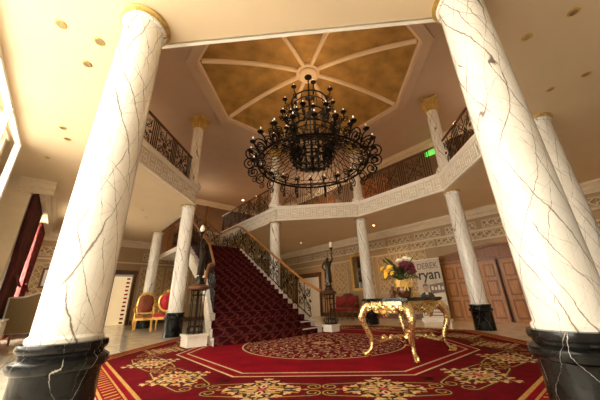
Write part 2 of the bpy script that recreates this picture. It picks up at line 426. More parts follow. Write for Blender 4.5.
MB().lathe([(.02,.0),(.30,.0),(.36,.05),(.36,.12),(.44,.15),(.44,.3),(.02,.3)],24,(DX,DY,HU+.50)).build('boss',M['rib'],do)

# fascia of the gallery (each octagon side and the stairwell sides)
def fret_mesh(L):
    mb=MB(); hgt=.40; rows=2; uh=hgt/rows; n=max(4,int(L/.30)); uw=(L-.1)/n; w=.034
    g=uh/5.0; gx=uw/6.0; w=.026
    def seg(x0,z0,x1,z1):
        mb.box(((x0+x1)/2,-.006,(z0+z1)/2),(abs(x1-x0)+w,.012,abs(z1-z0)+w))
    for r in range(rows):
        for i in range(n):
            ox=-L/2+.05+i*uw; oz=.12+r*uh
            P=[(0,0),(0,4),(4,4),(4,1),(2,1),(2,2.6)] if (i+r)%2==0 else [(0,4),(0,0),(4,0),(4,3),(2,3),(2,1.4)]
            for (a,b),(c,d) in zip(P,P[1:]): seg(ox+a*gx+gx,oz+b*g+g*.5,ox+c*gx+gx,oz+d*g+g*.5)
    return mb
def fascia_body(L,e0,e1):
    # local: x along, -y faces the void, z 0..0.72 ; mitred ends e0,e1 = x offset per unit y
    mb=MB()
    prof=[(0.0,0.0),(-.05,0.0),(-.05,.035),(-.02,.055),(-.02,.075),(0,.09),(0,.56),(-.02,.575),(-.03,.60),(-.06,.63),(-.06,.69),(.40,.69)]
    vs=[]
    for (y,z) in prof: vs.append((-L/2+e0*y,y,z)); vs.append((L/2-e1*y,y,z))
    fs=[(2*i,2*i+1,2*i+3,2*i+2) for i in range(len(prof)-1)]
    mb.add(vs,fs,False,0)
    for i in range(len(mb.f)):
        if i==5: mb.m[i]=1
    return mb
SL=2*AP*math.tan(PI/8); tn=math.tan(PI/8)
fb=None; tno=2
def fascia(L,loc,rz,e0,e1,label,proto=None):
    global tno
    if proto:
        o=copy_tree(proto); o.name='trim_%d'%tno
    else:
        o=fascia_body(L,e0,e1).build('trim_%d'%tno,[M['fascia'],M['fasciabg']]); f=fret_mesh(L-.02).build('fret_relief',M['fascia'],o)
    tno+=1; o.location=loc; o.rotation_euler=(0,0,rz); struct(o,label); return o
p0=None
for k in range(8):
    if k==1: continue          # open side over the staircase
    a=PI/4+k*PI/4              # face between vertex k and k+1; local -y points at the centre
    (xa_,ya_),(xb_,yb_)=octv[k],octv[(k+1)%8]; L_=math.hypot(xb_-xa_,yb_-ya_)
    cx_,cy_=(xa_+xb_)/2-.02*math.cos(a),(ya_+yb_)/2-.02*math.sin(a)
    e=fascia(L_,(cx_,cy_,H),a-PI/2,tn,tn,'ivory gallery fascia with key-pattern relief',p0 if abs(L_-SL)<1e-4 else None)
    if p0 is None: p0=e
Lw=YW-octv[1][1]
pw=fascia(Lw,(WX-.02,octv[1][1]+Lw/2,H),-PI/2,0,0,'ivory fascia along the stairwell')
fascia(Lw,(-WX+.02,octv[1][1]+Lw/2,H),PI/2,0,0,'ivory fascia along the stairwell, column side',pw)
fascia(2*WX,(0,YW-.02,H),0,0,0,'ivory fascia at the head of the stairwell')

# cornices (dentil) ground floor
def cornice(L):
    mb=MB(); prof=[(0,-.36),(.04,-.36),(.04,-.30),(.07,-.27),(.07,-.17),(.16,-.10),(.20,-.08),(.20,-.03),(.24,0),(0,0)]
    vs=[];n=len(prof)
    for y,z in prof: vs+= [(-L/2,-y,z),(L/2,-y,z)]
    mb.add(vs,[(2*i,2*i+1,2*((i+1)%n)+1,2*((i+1)%n)) for i in range(n)]+[tuple(range(0,2*n,2)),tuple(range(2*n-1,0,-2))])
    k=int(L/.16)
    for i in range(k): mb.box((-L/2+(i+.5)*L/k,-.095,-.215),(.085,.06,.075))
    return mb
def cor(L,loc,rz,label,mat='cream'):
    global tno
    o=cornice(L).build('trim_%d'%tno,M[mat],None,loc,rz); tno+=1; return struct(o,label)
cor(YU-Y0-2,(X1,(Y0+Y1)/2,H),-PI/2,'dentil cornice over the timber doors')
cor(X1-X0,((X0+X1)/2,Y1,H),0,'dentil cornice behind the staircase')
cor(X1-X0,((X0+X1)/2,YU,HU),0,'cream cornice on the upper back wall')
cor(YU-Y0,(X1,(Y0+YU)/2,HU),-PI/2,'cream cornice on the upper wall')
# pelmet over the curtained window
pm=MB(); pm.b6(X0,-5.86,5.02,11.0,4.0,H-.002)
po=struct(pm.build('trim_30',M['cream']),'boxed pelmet above the curtains')
c_=cornice(6.0).build('cornice_moulding',M['cream'],po,(-5.86,8.02,H-.004),PI/2)
c_=cornice(.75).build('cornice_moulding',M['cream'],po,(-6.02,5.02,H-.004),0)
# baseboards / dado
for nm,b in (('baseboard_right',(X1-.03,X1,.4,Y1,0,.22)),('baseboard_right_end',(X1-.03,X1,Y0,-4.3,0,.22)),('baseboard_back',(-1.9,X1,Y1-.03,Y1,0,.22)),('baseboard_back_end',(X0,-3.2,Y1-.03,Y1,0,.22))):
    struct(MB().b6(*b).build(nm,M['darkwood']),'dark timber skirting')

# wall panels: children of the walls
def panel(parent,mat,L,hgt,loc,rz,frame=True):
    mb=MB(); t=.015
    mb.add([(-L/2,-t,0),(L/2,-t,0),(L/2,-t,hgt),(-L/2,-t,hgt)],[(0,1,2,3)]); mb.uv={0:(0,0),1:(L,0),2:(L,hgt),3:(0,hgt)}
    o=mb.build('wall_panel',mat,parent,loc,rz)
    f=MB(); w=.05
    for (x,z,dx,dz_) in((0,-w/2,L+2*w,w),(0,hgt+w/2,L+2*w,w),(-L/2-w/2,hgt/2,w,hgt),(L/2+w/2,hgt/2,w,hgt)): f.box((x,-.02,z),(dx,.04,dz_))
    f.build('panel_moulding',M['panelcream'],o)
    return o
for yc,w,z0,z1,mt in ((6.0,1.0,1.35,3.0,'latgold'),(2.75,1.1,1.2,3.0,'latgold'),(1.35,1.25,1.2,3.0,'latgold'),(4.0,.7,1.2,3.0,'latgold'),(7.2,.5,1.35,3.0,'latgold'),(10.8,1.2,1.2,3.0,'latgold'),
                      (-5.2,1.4,1.0,2.9,'latgold')):
    panel(wr,M[mt],w,z1-z0,(X1,yc,z0),-PI/2)
for i in range(13):
    yc=-6.8+i*1.45
    panel(wr,M['latfrieze'],1.15,.24,(X1,yc,3.55),-PI/2)
for yc in(-3.3,-1.9,-.5,.75,2.05):
    panel(wr,M['latfrieze'],1.05,.22,(X1,yc,3.14 if yc<.6 else 3.14),-PI/2)
rl=MB().b6(X1-.05,X1,Y0,Y1,3.42,3.48); rl.b6(X1-.04,X1,Y0,Y1,3.05,3.09); rl.build('picture_rail',M['cream'],wr)
for xc,w in((-5.4,1.3),(-3.9,1.1),(-1.2,1.1),(.2,1.2),(1.7,1.2),(3.2,1.2),(4.7,1.2)):
    panel(wb,M['latgold'],w,1.9,(xc,Y1,1.0),0)
    panel(wb,M['latfrieze'],w,.35,(xc,Y1,3.3),0)
MB().b6(X0,X1,Y1-.05,Y1,3.1,3.16).build('picture_rail',M['cream'],wb)

# timber double doors in the wall, with shallow gabled surround
def door_leaf(w,h):
    mb=MB(); mb.box((0,0,h/2),(w,.06,h))
    rows=[(.12,.75),(.92,1.45),(1.6,2.05)]
    for z0,z1 in rows:
        z0*=h/2.2; z1*=h/2.2
        for sx in(-1,1):
            cx=sx*w*.235; pw=w*.33
            mb.box((cx,-.035,(z0+z1)/2),(pw+.03,.03,z1-z0+.03),0,1); mb.box((cx,-.045,(z0+z1)/2),(pw*.76,.03,(z1-z0)*.84))  # darker timber border paints recess shading around each raised panel
    return mb
def double_door(idx,yc,label):
    w=.98;h=2.2
    d=MB(); d.box((0,-.02,h/2),(.012,.06,h)) # meeting stile cover
    d=MB()
    for sx in(-1,1): d.box((sx*1.04,-.05,h/2),(.10,.16,h))
    d.box((0,-.05,h+.05),(2.18,.16,.10))
    o=d.build('door_%d'%idx,M['doordark'],None,(X1,yc,0),-PI/2); struct(o,label)
    for sx in(-1,1):
        l=door_leaf(w,h).build('door_leaf',[M['door'],M['doordark']],o,(sx*.497,-.05,.005))
        hb=MB().box((-sx*.40,-.085,1.15),(.06,.02,.42)); hb.tube([(-sx*.40,-.09,1.0),(-sx*.40,-.13,1.02),(-sx*.40,-.13,1.28),(-sx*.40,-.09,1.3)],.014,6)
        hb.build('door_handle',M['black'],l)
    return o
double_door(1,-.93,'oak double doors under the gabled timber head, nearer the banner')
double_door(2,-3.05,'oak double doors under the gabled timber head, with black pull plates')
gd=MB(); 
L=4.7
gd.prism([(-L/2,2.33),(L/2,2.33),(L/2,2.47),(0,2.78),(-L/2,2.47)],-.10,0.0,0,Matrix(((1,0,0,0),(0,0,1,0),(0,1,0,0),(0,0,0,1))))
gd.prism([(-L/2-.06,2.46),(0,2.77),(L/2+.06,2.46),(L/2+.06,2.55),(0,2.86),(-L/2-.06,2.55)],-.18,0.0,0,Matrix(((1,0,0,0),(0,0,1,0),(0,1,0,0),(0,0,0,1))))
struct(gd.build('trim_31',M['doordark'],None,(X1,-1.97,0),-PI/2),'shallow gabled timber head over the two oak double doors')
# open passage with pale leaf beyond the staircase
d3=MB(); 
for y in(-1.15,1.15): d3.box((y,-.05,1.2),(.12,.12,2.4))
d3.box((0,-.06,2.5),(2.5,.16,.28))
o=struct(d3.build('door_3',M['darkwood'],None,(X1,8.9,0),-PI/2),'white door under a dark lintel beyond the staircase')
MB().box((0,-.03,1.2),(2.2,.05,2.4)).build('door_leaf',M['white'],o)
# lit doorway in the back wall
d4=MB()
for x in(-.5,.5): d4.box((x,-.06,1.3),(.14,.14,2.6))
d4.box((0,-.06,2.62),(1.2,.16,.22))
o=struct(d4.build('door_4',M['darkwood'],None,(-2.52,Y1,0),0),'dark timber doorway to a sunlit passage behind the gilded chairs')
MB().box((0,1.2,1.25),(1.6,.02,2.5)).build('passage_glow',M['doorglow'],o)  # glowing sheet stands for the bright passage, its light put into emission
rs=MB()
for i in range(12): rs.box((.30,.42,.12+i*.2),(.16,.03,.10))
rs.build('striped_curtain',M['redstripe'],o)

# glazing
def glazing(idx,span,z0,z1,loc,rz,nx,nz,label,mat='white'):
    mb=MB(); w=.07
    for i in range(nx+1): mb.box((-span/2+i*span/nx,0,(z0+z1)/2),(w if 0<i<nx else .12,.10,z1-z0))
    for j in range(nz+1): mb.box((0,0,z0+j*(z1-z0)/nz),(span,.09,w))
    o=struct(mb.build('window_%d'%idx,M[mat],None,loc,rz),label)
    for i in range(nx):
        MB().box((-span/2+(i+.5)*span/nx,.0,(z0+z1)/2),(span/nx-w,.012,z1-z0)).build('glass_pane',M['glass'],o)
    return o
glazing(1,10.24,.05,4.27,(-6.26,-2.48,0),PI/2,7,3,'tall white framed glazing of the entrance side')
glazing(2,2.8,.15,3.8,(X0-.1,9.3,0),PI/2,2,3,'tall bright window between crimson drapes')
glazing(3,11.1,.05,3.9,(-.05,Y0-.1,0),0,8,3,'wide white framed entrance glazing')

# ------------------------------------------------------------------ columns
def shaft_mb(z0,z1,r0,r1):
    mb=MB(); n=10; prof=[(r0+.02,z0),(r0+.02,z0+.03)]
    for i in range(n+1):
        t=i/n; prof.append((r0+(r1-r0)*t**1.6,z0+.05+(z1-z0-.05)*t))
    mb.lathe(prof,40); return mb
def base_mb(hb=.70,r=.275):
    mb=MB(); mb.lathe([(r,0.0),(r,.02),(r*.985,.46),(r*1.0,.50),(r*1.10,.515),(r*1.15,.545),(r*1.13,.58),(r*1.04,.597),(r*.98,.607),(r*.98,.625),(r*1.04,.637),(r*1.07,.663),(r*1.04,.695),(r*.9,.70)],48)
    return mb
def ring_cap(z,r):
    a=MB(); a.lathe([(r,z-.11),(r+.02,z-.105),(r+.03,z-.085),(r+.012,z-.07),(r+.012,z-.045),(r*.5,z-.045)],40)
    b=MB(); b.lathe([(r+.01,z-.045),(r+.05,z-.042),(r+.07,z-.025),(r+.06,z-.003),(r*.5,z-.003)],40)
    return a,b
GCOL='marble columns carrying the gallery'
def lower_column(loc,label,proto=[]):
    if proto: return dup(proto[0],loc,0,label,GCOL)
    t=thing('marble_column',label,'column',loc,0,GCOL,'thing')
    base_mb().build('base',M['black_marble'],t)
    shaft_mb(.70,H-.10,.232,.218).build('shaft',M['marble'],t)
    a,b=ring_cap(H,.22); a.build('neck_ring',M['marble'],t); b.build('capital_ring',M['paintgold'],t)
    proto.append(t); return t
RC=5.1
def vx(k,R=RC): return (R*math.cos(PI/8+k*PI/4),R*math.sin(PI/8+k*PI/4))
labs={0:'white marble column behind the flower vase, black base between gilded table and settee',
1:'white marble column rising behind the staircase rail, carrying the gallery corner',
2:'white marble column beside the lower newel, its dark base hiding a red gilded chair',
3:'white marble column almost hidden behind the huge column by the caned chair',
4:'huge white marble column nearest the caned chair, gold ring at its top',
5:'huge white marble column on black base beside the timber doors, nearest the viewer',
6:'white marble column close behind the huge one, its dark ring against the brown ceiling',
7:'white marble column on black base standing before the oak doors'}
FX={4:(-4.76,-1.91),5:(-1.93,-4.63)}
for k in range(8):
    x,y=FX.get(k,vx(k)); lower_column((x,y,.0),labs[k])
lower_column((-1.83,9.42,0),'white marble column farthest back, rising behind the carved armchair')
lower_column((1.83,9.42,0),'white marble column in the shade under the staircase landing')

# upper columns with leafy capitals
def corinthian(mb,z0,z1,r):
    h=z1-z0
    mb.lathe([(r+.03,z0-.03),(r+.05,z0-.015),(r+.03,z0),(r,z0+.01),(r*1.02,z0+h*.5),(r*1.25,z0+h*.8),(r*1.4,z0+h*.86),(r*.5,z0+h*.86)],24)
    def leaf(a,zb,ht,out,w):
        vs=[];n=6
        for i in range(n+1):
            t=i/n; rr=r+.015+out*(t**2.2)+.02*math.sin(t*PI); z=zb+ht*(t if t<.85 else .85-(t-.85)*.8); ww=w*(math.sin(PI*min(.97,.25+t*.75)))
            for sgn,dr in((-1,-.01),(0,.025),(1,-.01)):
                ang=a+sgn*ww/(rr); vs.append(((rr+dr)*math.cos(ang),(rr+dr)*math.sin(ang),z))
        fs=[]
        for i in range(n):
            for j in range(2): fs.append((i*3+j,i*3+j+1,(i+1)*3+j+1,(i+1)*3+j))
        mb.add(vs,fs,True)
    for k in range(8): leaf(k*PI/4,z0,h*.48,.09,.075)
    for k in range(8): leaf(k*PI/4+PI/8,z0+h*.1,h*.68,.15,.08)
    for k in range(4):   # corner volutes
        a=PI/4+k*PI/2
        pts=[]
        for (s,t) in spiral(0,0,.085,.02,PI/2,1.5,d=-1): pts.append(s*1.0)
        P=[((r+.17+s)*math.cos(a),(r+.17+s)*math.sin(a),z0+h*.74+t) for s,t in spiral(0,0,.085,.02,PI/2,1.5,d=-1)]
        mb.tube(P,.022,6)
    # abacus with concave sides
    poly=[]; R=r*1.95
    for k in range(4):
        a=PI/4+k*PI/2; b=a+PI/2
        p=Vector((math.cos(a),math.sin(a)))*R; q=Vector((math.cos(b),math.sin(b)))*R
        for i in range(7):
            t=i/7; w=p.lerp(q,t); n=w.normalized(); poly.append(tuple(w-n*(.28*r*math.sin(PI*t)*1.1)))
    mb.prism(poly,z0+h*.86,z1)
GU='marble columns on the gallery edge'
def upper_column(loc,label,proto=[]):
    if proto: return dup(proto[0],loc,PI/8,label,GU)
    t=thing('gallery_column',label,'column',loc,PI/8,GU,'thing')
    b=MB(); b.lathe([(.30,0),(.30,.07),(.33,.09),(.33,.14),(.27,.17),(.27,.19),(.29,.21),(.285,.25),(.24,.26)],32); b.build('base',M['marble'],t)
    hh=HU-G-.03
    shaft_mb(.25,hh-.55,.21,.195).build('shaft',M['marble'],t)
    c=MB(); corinthian(c,hh-.55,hh,.20); c.build('capital',M['paintgold'],t)
    proto.append(t); return t
ul={0:'upper marble column standing behind the chandelier, over the flower vase',1:'upper marble column behind the chandelier, standing over the staircase rail',
2:'upper marble column with leafy capital above the lower newel',7:'upper marble column with leafy capital beside the green exit sign',3:'upper marble column hidden behind the huge column by the caned chair',6:'upper marble column hidden behind the huge column by the oak doors'}
for k in (0,1,2,7,3,6):
    x,y=vx(k,5.1); upper_column((x,y,G+.02),ul[k])

# ------------------------------------------------------------------ balustrades
def scroll_polys(w,h):
    """wrought scrollwork in a w x h frame, as 2-D polylines"""
    P=[]; r=w*.23
    for sx in(-1,1):
        P.append([(sx*a,b) for a,b in spiral(w*.23,h*.28,r*.95,r*.2,-PI/2,1.6)])
        P.append([(sx*a,b) for a,b in spiral(w*.23,h*.72,r*.95,r*.2,PI/2,1.6,d=-1)])
        P.append([(sx*w*.46,h*.05),(sx*w*.40,h*.2),(sx*w*.05,h*.5),(sx*w*.40,h*.8),(sx*w*.46,h*.95)])
        P.append([(sx*a,b) for a,b in spiral(w*.40,h*.5,w*.09,w*.02,0,1.3)])
    P.append([(0,h*.02),(0,h*.98)])
    P.append(spiral(0,h*.5,w*.11,w*.11,0,1))
    return P
def balustrade(L,name,label,loc,rz,h=1.0,irn='railiron',module=1.05,group=None,bars=4):
    t=thing(name,label,'balustrade',loc,rz,group)
    hr=MB(); hr.tube([(-L/2,0,h),(L/2,0,h)],.035,8,flat=.8); hr.box((0,0,h-.04),(L,.05,.03)); hr.build('handrail',M['darkwood'] if irn=='railiron' else M['wood'],t)
    MB().box((0,0,.06),(L,.04,.025)).build('bottom_rail',M[irn],t)
    n=max(1,round(L/module)); mw=L/n; sw=mw*.68
    proto=None
    for i in range(n):
        x0=-L/2+i*mw
        if proto is None:
            mb=MB(); 
            for p in scroll_polys(sw,h-.14): mb.tube([(a,0,.07+b) for a,b in p],.0125,4)
            proto=mb.build('scroll_panel',M[irn],t,(x0+sw/2,0,0))
        else:
            o=proto.copy(); C.objects.link(o); o.location=(x0+sw/2,0,0)
        for j in range(bars):
            x=x0+sw+(mw-sw)*(j+.5)/bars
            MB().box((x,0,h/2),(.02,.02,h-.1)).build('baluster',M[irn],t) if False else bar(t,x,h,irn)
    return t
_bars={}
def bar(t,x,h,irn):
    k=(round(h,2),irn)
    if k not in _bars:
        o=MB().box((0,0,h/2),(.022,.022,h-.1)).build('baluster',M[irn],t); _bars[k]=o
    else:
        o=_bars[k].copy(); C.objects.link(o); o.parent=t
    o.location=(x,0,0); return o
GB='iron balustrades of the gallery'
AR=4.62
bal={0:'iron scroll balustrade of the gallery between the two columns behind the chandelier',7:'iron scroll balustrade beside the green exit sign, above the flower vase',6:'iron scroll balustrade over the oak doors, behind the huge column',
2:'iron scroll balustrade above the gilded chairs, rising steeply to the huge column'}
for k in (0,7,6,2):
    a=PI/4+k*PI/4
    balustrade(3.10,'gallery_balustrade',bal[k],(AR*math.cos(a),AR*math.sin(a),G+.03),a-PI/2,1.14,group=GB)
balustrade(Lw-.9,'gallery_balustrade','long iron balustrade of the gallery alongside the stairwell, behind the chandelier edge',(WX+.10,octv[1][1]+Lw/2+.35,G+.03),PI/2,1.14,group=GB)
balustrade(Lw-.9,'gallery_balustrade','iron balustrade of the stairwell above the lower newel, mostly hidden',(-WX-.10,octv[1][1]+Lw/2+.35,G+.03),PI/2,1.14,group=GB)

# ------------------------------------------------------------------ staircase
NS=20; RISE=.168; RUN=.265; YS=1.60; ZL=NS*RISE; YL=YS+NS*RUN
def xr(y):
    t=max(0.,min(1.,(3.4-y)/1.8)); return 1.45+.12*t*t
def xl(y):
    t=max(0.,min(1.,(4.4-y)/2.8)); return -(1.25+.72*t)
def sz(y): return max(0,(y-YS)/RUN*RISE+RISE*.6)
st=thing('staircase','broad staircase with maroon scroll carpet climbing from the red rug','staircase',(0,0,.015))
for i in range(NS):
    y0=YS+i*RUN; y1=y0+RUN+.02; z1=(i+1)*RISE; z0=max(0,z1-.42)
    mb=MB(); al,ar,bl,br_=xl(y0),xr(y0),xl(y1),xr(y1)
    bow=.16*max(0,1-i/4)
    fr_=[(al+(ar-al)*j/10, y0-bow*math.sin(PI*j/10)) for j in range(11)]
    poly=fr_+[(br_,y1),(bl,y1)]
    mb.prism(poly,z0,z1)
    no=[(x*1.02,y-.025) for x,y in fr_]+[(br_*1.02,y1),(bl*1.02,y1)]
    mb.prism(no,z1-.035,z1)
    mb.build('tread',M['step'],st)
# carpet runner as one stepped sheet
cm=MB(); rows=[]; v=0
for i in range(NS):
    y0=YS+i*RUN; bow=.16*max(0,1-i/4)
    w=(xl(y0)+(.13 if i>2 else 0),xr(y0)-.23); wn=(xl(y0+RUN)+(.13 if i>1 else 0),xr(y0+RUN)-.23)
    rows.append((y0-.045,i*RISE+.002,w,bow,v)); v+=RISE
    rows.append((y0-.045,(i+1)*RISE+.012,w,bow,v)); v+=RUN
    if i==NS-1: rows.append((YW-1.5,ZL+.012,(-1.1,1.3),0,v+2.0))
    else: rows.append((y0+RUN-.045,(i+1)*RISE+.012,wn,.16*max(0,1-(i+1)/4),v))
NJ=12; vs=[];fs=[]
for ri,(y,z,w,bow,vv) in enumerate(rows):
    for j in range(NJ+1):
        x=w[0]+(w[1]-w[0])*j/NJ; vs.append((x,y-bow*math.sin(PI*j/NJ),z)); cm.uv[ri*(NJ+1)+j]=(x,vv)
for ri in range(len(rows)-1):
    for j in range(NJ): k=ri*(NJ+1)+j; fs.append((k,k+1,k+NJ+2,k+NJ+1))
cm.add(vs,fs); cm.build('stair_carpet',M['staircarpet'],st)
# stringers
for s in(-1,1):
    mb=MB(); n=24
    A=[];B=[]
    for i in range(n+1):
        y=YS+.15+(YL-YS-.15)*i/n; x=(xr(y)-.03) if s>0 else (xl(y)+.03); A.append((x,y,max(0,sz(y)-.55))); B.append((x,y,sz(y)-.10))
    vs=A+B+[(p[0]+s*.06,p[1],p[2]) for p in A]+[(p[0]+s*.06,p[1],p[2]) for p in B]; m=n+1; fs=[]
    for i in range(n):
        for (o1,o2) in((0,m),(2*m,3*m)): fs.append((o1+i,o1+i+1,o2+i+1,o2+i))
        fs.append((i,i+1,2*m+i+1,2*m+i)); fs.append((m+i,m+i+1,3*m+i+1,3*m+i))
    mb.add(vs,fs); mb.build('stringer',M['step'],st)
ld=MB(); ld.b6(-1.4,1.5,YL,YW-.03,ZL-.22,ZL); ld.build('landing',M['step'],st)
uf=MB()
for i in range(10):
    x1=1.4-i*.22; uf.b6(-1.42,x1,9.15,YW-.02,ZL+i*RISE,ZL+(i+1)*RISE-.002)
uf.build('upper_flight',M['doordark'],st)

# stair balustrades
def stair_bal(s,label):
    t=thing('stair_balustrade',label,'balustrade',(0,0,0))
    def pos(y,up,off=-.09):
        x=(xr(y)+off) if s>0 else (xl(y)-off); return (x,y,sz(y)+up)
    pts=[]
    X2,Y2=(1.66,1.62) if s>0 else (-2.05,2.20)
    pts.append((X2,Y2+.05,1.22 if s>0 else 1.42))
    if s<0: pts+=[(-1.95,2.42,1.68),(-1.80,2.68,1.97)]
    y=2.0 if s>0 else 2.95
    while y<YL+.01: pts.append(pos(y,1.10)); y+=.25
    XE=1.38 if s>0 else -1.18
    pts.append((XE,YL+.2,ZL+1.24)); pts.append((XE,YL+.4,ZL+1.30)); pts.append((XE,9.0,ZL+1.32)); 
    MB().tube(pts,.05,8,flat=.75).build('handrail',M['wood'],t)
    lo=[]; y=1.95 if s>0 else 2.4
    while y<YL+.2: lo.append(pos(y,.12)); y+=.25
    lo.append((XE,YL+.3,ZL+.12)); lo.append((XE,9.0,ZL+.12))
    MB().tube(lo,.018,4).build('bottom_rail',M['railiron'],t)
    # scroll modules and bars follow the slope
    def mp(y,zz):
        if y>YL: return (XE,y,ZL+.12+zz)
        p=pos(y,.12+zz); return p
    y=1.9 if s>0 else 2.35; mw=.88
    while y<8.9:
        sw=.60; mb=MB(); hh=.94
        for p in scroll_polys(sw,hh): mb.tube([mp(y+sw/2+a,b) for a,b in p],.014,4)
        mb.build('scroll_panel',M['railiron'],t)
        for j in range(3):
            yy=y+sw+.05+.10*j
            if yy<9: MB().tube([mp(yy,-.10),mp(yy,.95)],.012,4).build('baluster',M['railiron'],t)
        y+=mw
    return t
stair_bal(1,'iron stair balustrade with oak rail descending to the newel by the settee')
stair_bal(-1,'iron stair balustrade curving steeply up from the newel beside the column')
# rail of the return flight and landing
t=thing('landing_balustrade','iron balustrade with oak rail climbing from the staircase landing','balustrade',(0,9.08,0))
MB().tube([(1.38,0,ZL+1.26),(1.2,0,ZL+1.3),(-.85,0,G+1.1),(-1.7,0,G+1.1)],.05,8,flat=.75).build('handrail',M['wood'],t)
for i in range(8):
    x=1.2-i*.26; zb=ZL+max(0,(1.4-x)/.22*RISE)
    MB().tube([(x,0,zb),(x,0,zb+1.15)],.012,4).build('baluster',M['railiron'],t)
    if i%2==0:
        mb=MB()
        for p in scroll_polys(.4,.85): mb.tube([(x-.26+a,0,zb+.16-a*.76+.2+b) for a,b in p],.013,4)
        mb.build('scroll_panel',M['railiron'],t)
MB().box((.38,0,(ZL+G)/2+.95),(.10,.10,1.9)).build('newel_post',M['wood'],t)

# newel cages and statue lamps
def newel(loc,label,proto=[],hgt=1.20,pl=.26,pw_=.46):
    t=thing('newel_post',label,'newel post',loc)
    p=MB(); p.box((0,0,pl/2),(pw_,pw_,pl)); p.box((0,0,pl-.02),(pw_+.05,pw_+.05,.05)); p.build('plinth',M['step'],t)
    r=.17
    for k in range(9):
        a=2*PI*k/9; MB().tube([(r*1.1*math.cos(a),r*1.1*math.sin(a),pl),(r*.9*math.cos(a),r*.9*math.sin(a),pl+.15),(r*.9*math.cos(a),r*.9*math.sin(a),hgt-.2),(r*1.05*math.cos(a),r*1.05*math.sin(a),hgt-.06)],.011,5).build('baluster',M['railiron'],t)
    for z,rr in((pl+.03,r*1.12),(pl+.16,r*.92),(hgt-.2,r*.92),(hgt-.08,r*1.05)):
        MB().tube([(rr*math.cos(2*PI*k/24),rr*math.sin(2*PI*k/24),z) for k in range(24)],.014,5,True).build('hoop',M['railiron'],t)
    for k in range(4):
        a=2*PI*k/4+.4
        mb=MB(); mb.tube([((r*.9+.01+u*.6)*math.cos(a),(r*.9+.01+u*.6)*math.sin(a),pl+.10+w) for u,w in spiral(.06,0,.08,.02,0,1.3)],.01,4); mb.build('scroll',M['railiron'],t)
    MB().tube([(0,0,pl),(0,0,hgt-.07)],.016,6).build('core_post',M['railiron'],t)
    c=MB(); c.lathe([(.19,hgt-.08),(.24,hgt-.06),(.25,hgt-.02),(.23,hgt+.02),(.16,hgt+.05),(.12,hgt+.06)],24); c.build('cap',M['darkwood'],t)
    return t
NL=(-2.25,2.05,.015); NR=(1.84,1.45,.015)
newel(NL,'iron cage newel on white plinth at the stair foot, beside the column',hgt=1.33)
newel(NR,'iron cage newel on white plinth at the stair foot, before the settee',hgt=1.17,pl=.20,pw_=.36)
def statue(loc,rz,label,sc=1.0):
    t=thing('lamp_statue',label,'statue',loc,rz)
    MB().lathe([(.15,0),(.15,.04),(.11,.06),(.10,.12),(.13,.14),(.13,.16)],20).build('base',M['bronze'],t)
    J=[('pel',(0,0,.58),.085),('belly',(.01,0,.70),.075),('chest',(0,.01,.84),.095),('neck',(0,.01,.95),.04),('head0',(0,-.005,1.00),.058),('head1',(0,-.01,1.06),.055),
       ('hipL',(.06,0,.54),.07),('kneeL',(.075,-.04,.36),.05),('ankL',(.06,.01,.19),.032),('toeL',(.07,-.08,.175),.026),
       ('hipR',(-.06,0,.54),.07),('kneeR',(-.055,-.01,.36),.05),('ankR',(-.05,.03,.19),.032),('toeR',(-.06,-.06,.175),.026),
       ('shL',(.11,.01,.90),.045),('elL',(.17,.0,.98),.032),('wrL',(.16,-.03,1.17),.024),('haL',(.155,-.03,1.23),.026),
       ('shR',(-.11,.01,.89),.045),('elR',(-.19,.02,.76),.032),('wrR',(-.12,-.07,.64),.024),('haR',(-.09,-.08,.60),.026)]
    E_=[('pel','belly'),('belly','chest'),('chest','neck'),('neck','head0'),('head0','head1'),('pel','hipL'),('hipL','kneeL'),('kneeL','ankL'),('ankL','toeL'),('pel','hipR'),('hipR','kneeR'),('kneeR','ankR'),('ankR','toeR'),
        ('chest','shL'),('shL','elL'),('elL','wrL'),('wrL','haL'),('chest','shR'),('shR','elR'),('elR','wrR'),('wrR','haR')]
    ix={n:i for i,(n,_,_) in enumerate(J)}
    me=bpy.data.meshes.new('figure'); me.from_pydata([p for _,p,_ in J],[(ix[a],ix[b]) for a,b in E_],[])
    o=bpy.data.objects.new('figure',me); C.objects.link(o); o.parent=t; me.materials.append(M['bronze'])
    o.modifiers.new('skin','SKIN'); ss=o.modifiers.new('sub','SUBSURF'); ss.levels=1; ss.render_levels=1
    sv=me.skin_vertices[0] if me.skin_vertices else None
    if sv:
        for i,(_,_,r) in enumerate(J): sv.data[i].radius=(r,r)
        sv.data[0].use_root=True
    # draped skirt
    mb=MB(); prof=[]
    vs=[];fs=[];n=20;rows_=[(.085,.66),(.105,.56),(.105,.44),(.11,.32),(.12,.24)]
    for i,(r,z) in enumerate(rows_):
        for k in range(n):
            a=2*PI*k/n; rr=r*(1+.10*i/4*math.sin(5*a+i*.5)); vs.append((rr*math.cos(a),rr*.8*math.sin(a),z))
    for i in range(len(rows_)-1):
        for k in range(n): l=(k+1)%n; fs.append((i*n+k,i*n+l,(i+1)*n+l,(i+1)*n+k))
    mb.add(vs,fs,True); mb.build('drapery',M['bronze'],t)
    MB().tube([(.155,-.03,1.10),(.155,-.03,1.34)],[.016,.03],8).lathe([(.03,1.33),(.06,1.36),(.065,1.39),(.03,1.40)],14,(.155,-.03,0)).build('torch',M['bronze'],t)
    MB().lathe([(.03,1.40),(.06,1.44),(.065,1.49),(.04,1.56),(.01,1.60)],14,(.155,-.03,0)).build('lamp_globe',M['bulbglass'],t)
    t.scale=(sc,sc,sc); return t
statue((NL[0],NL[1],1.33+.075),-2.2,'bronze lamp-bearing figure on the newel beside the column',.95)
statue((NR[0],NR[1],1.17+.075),-.8,'bronze lamp-bearing figure on the newel before the settee',1.0)

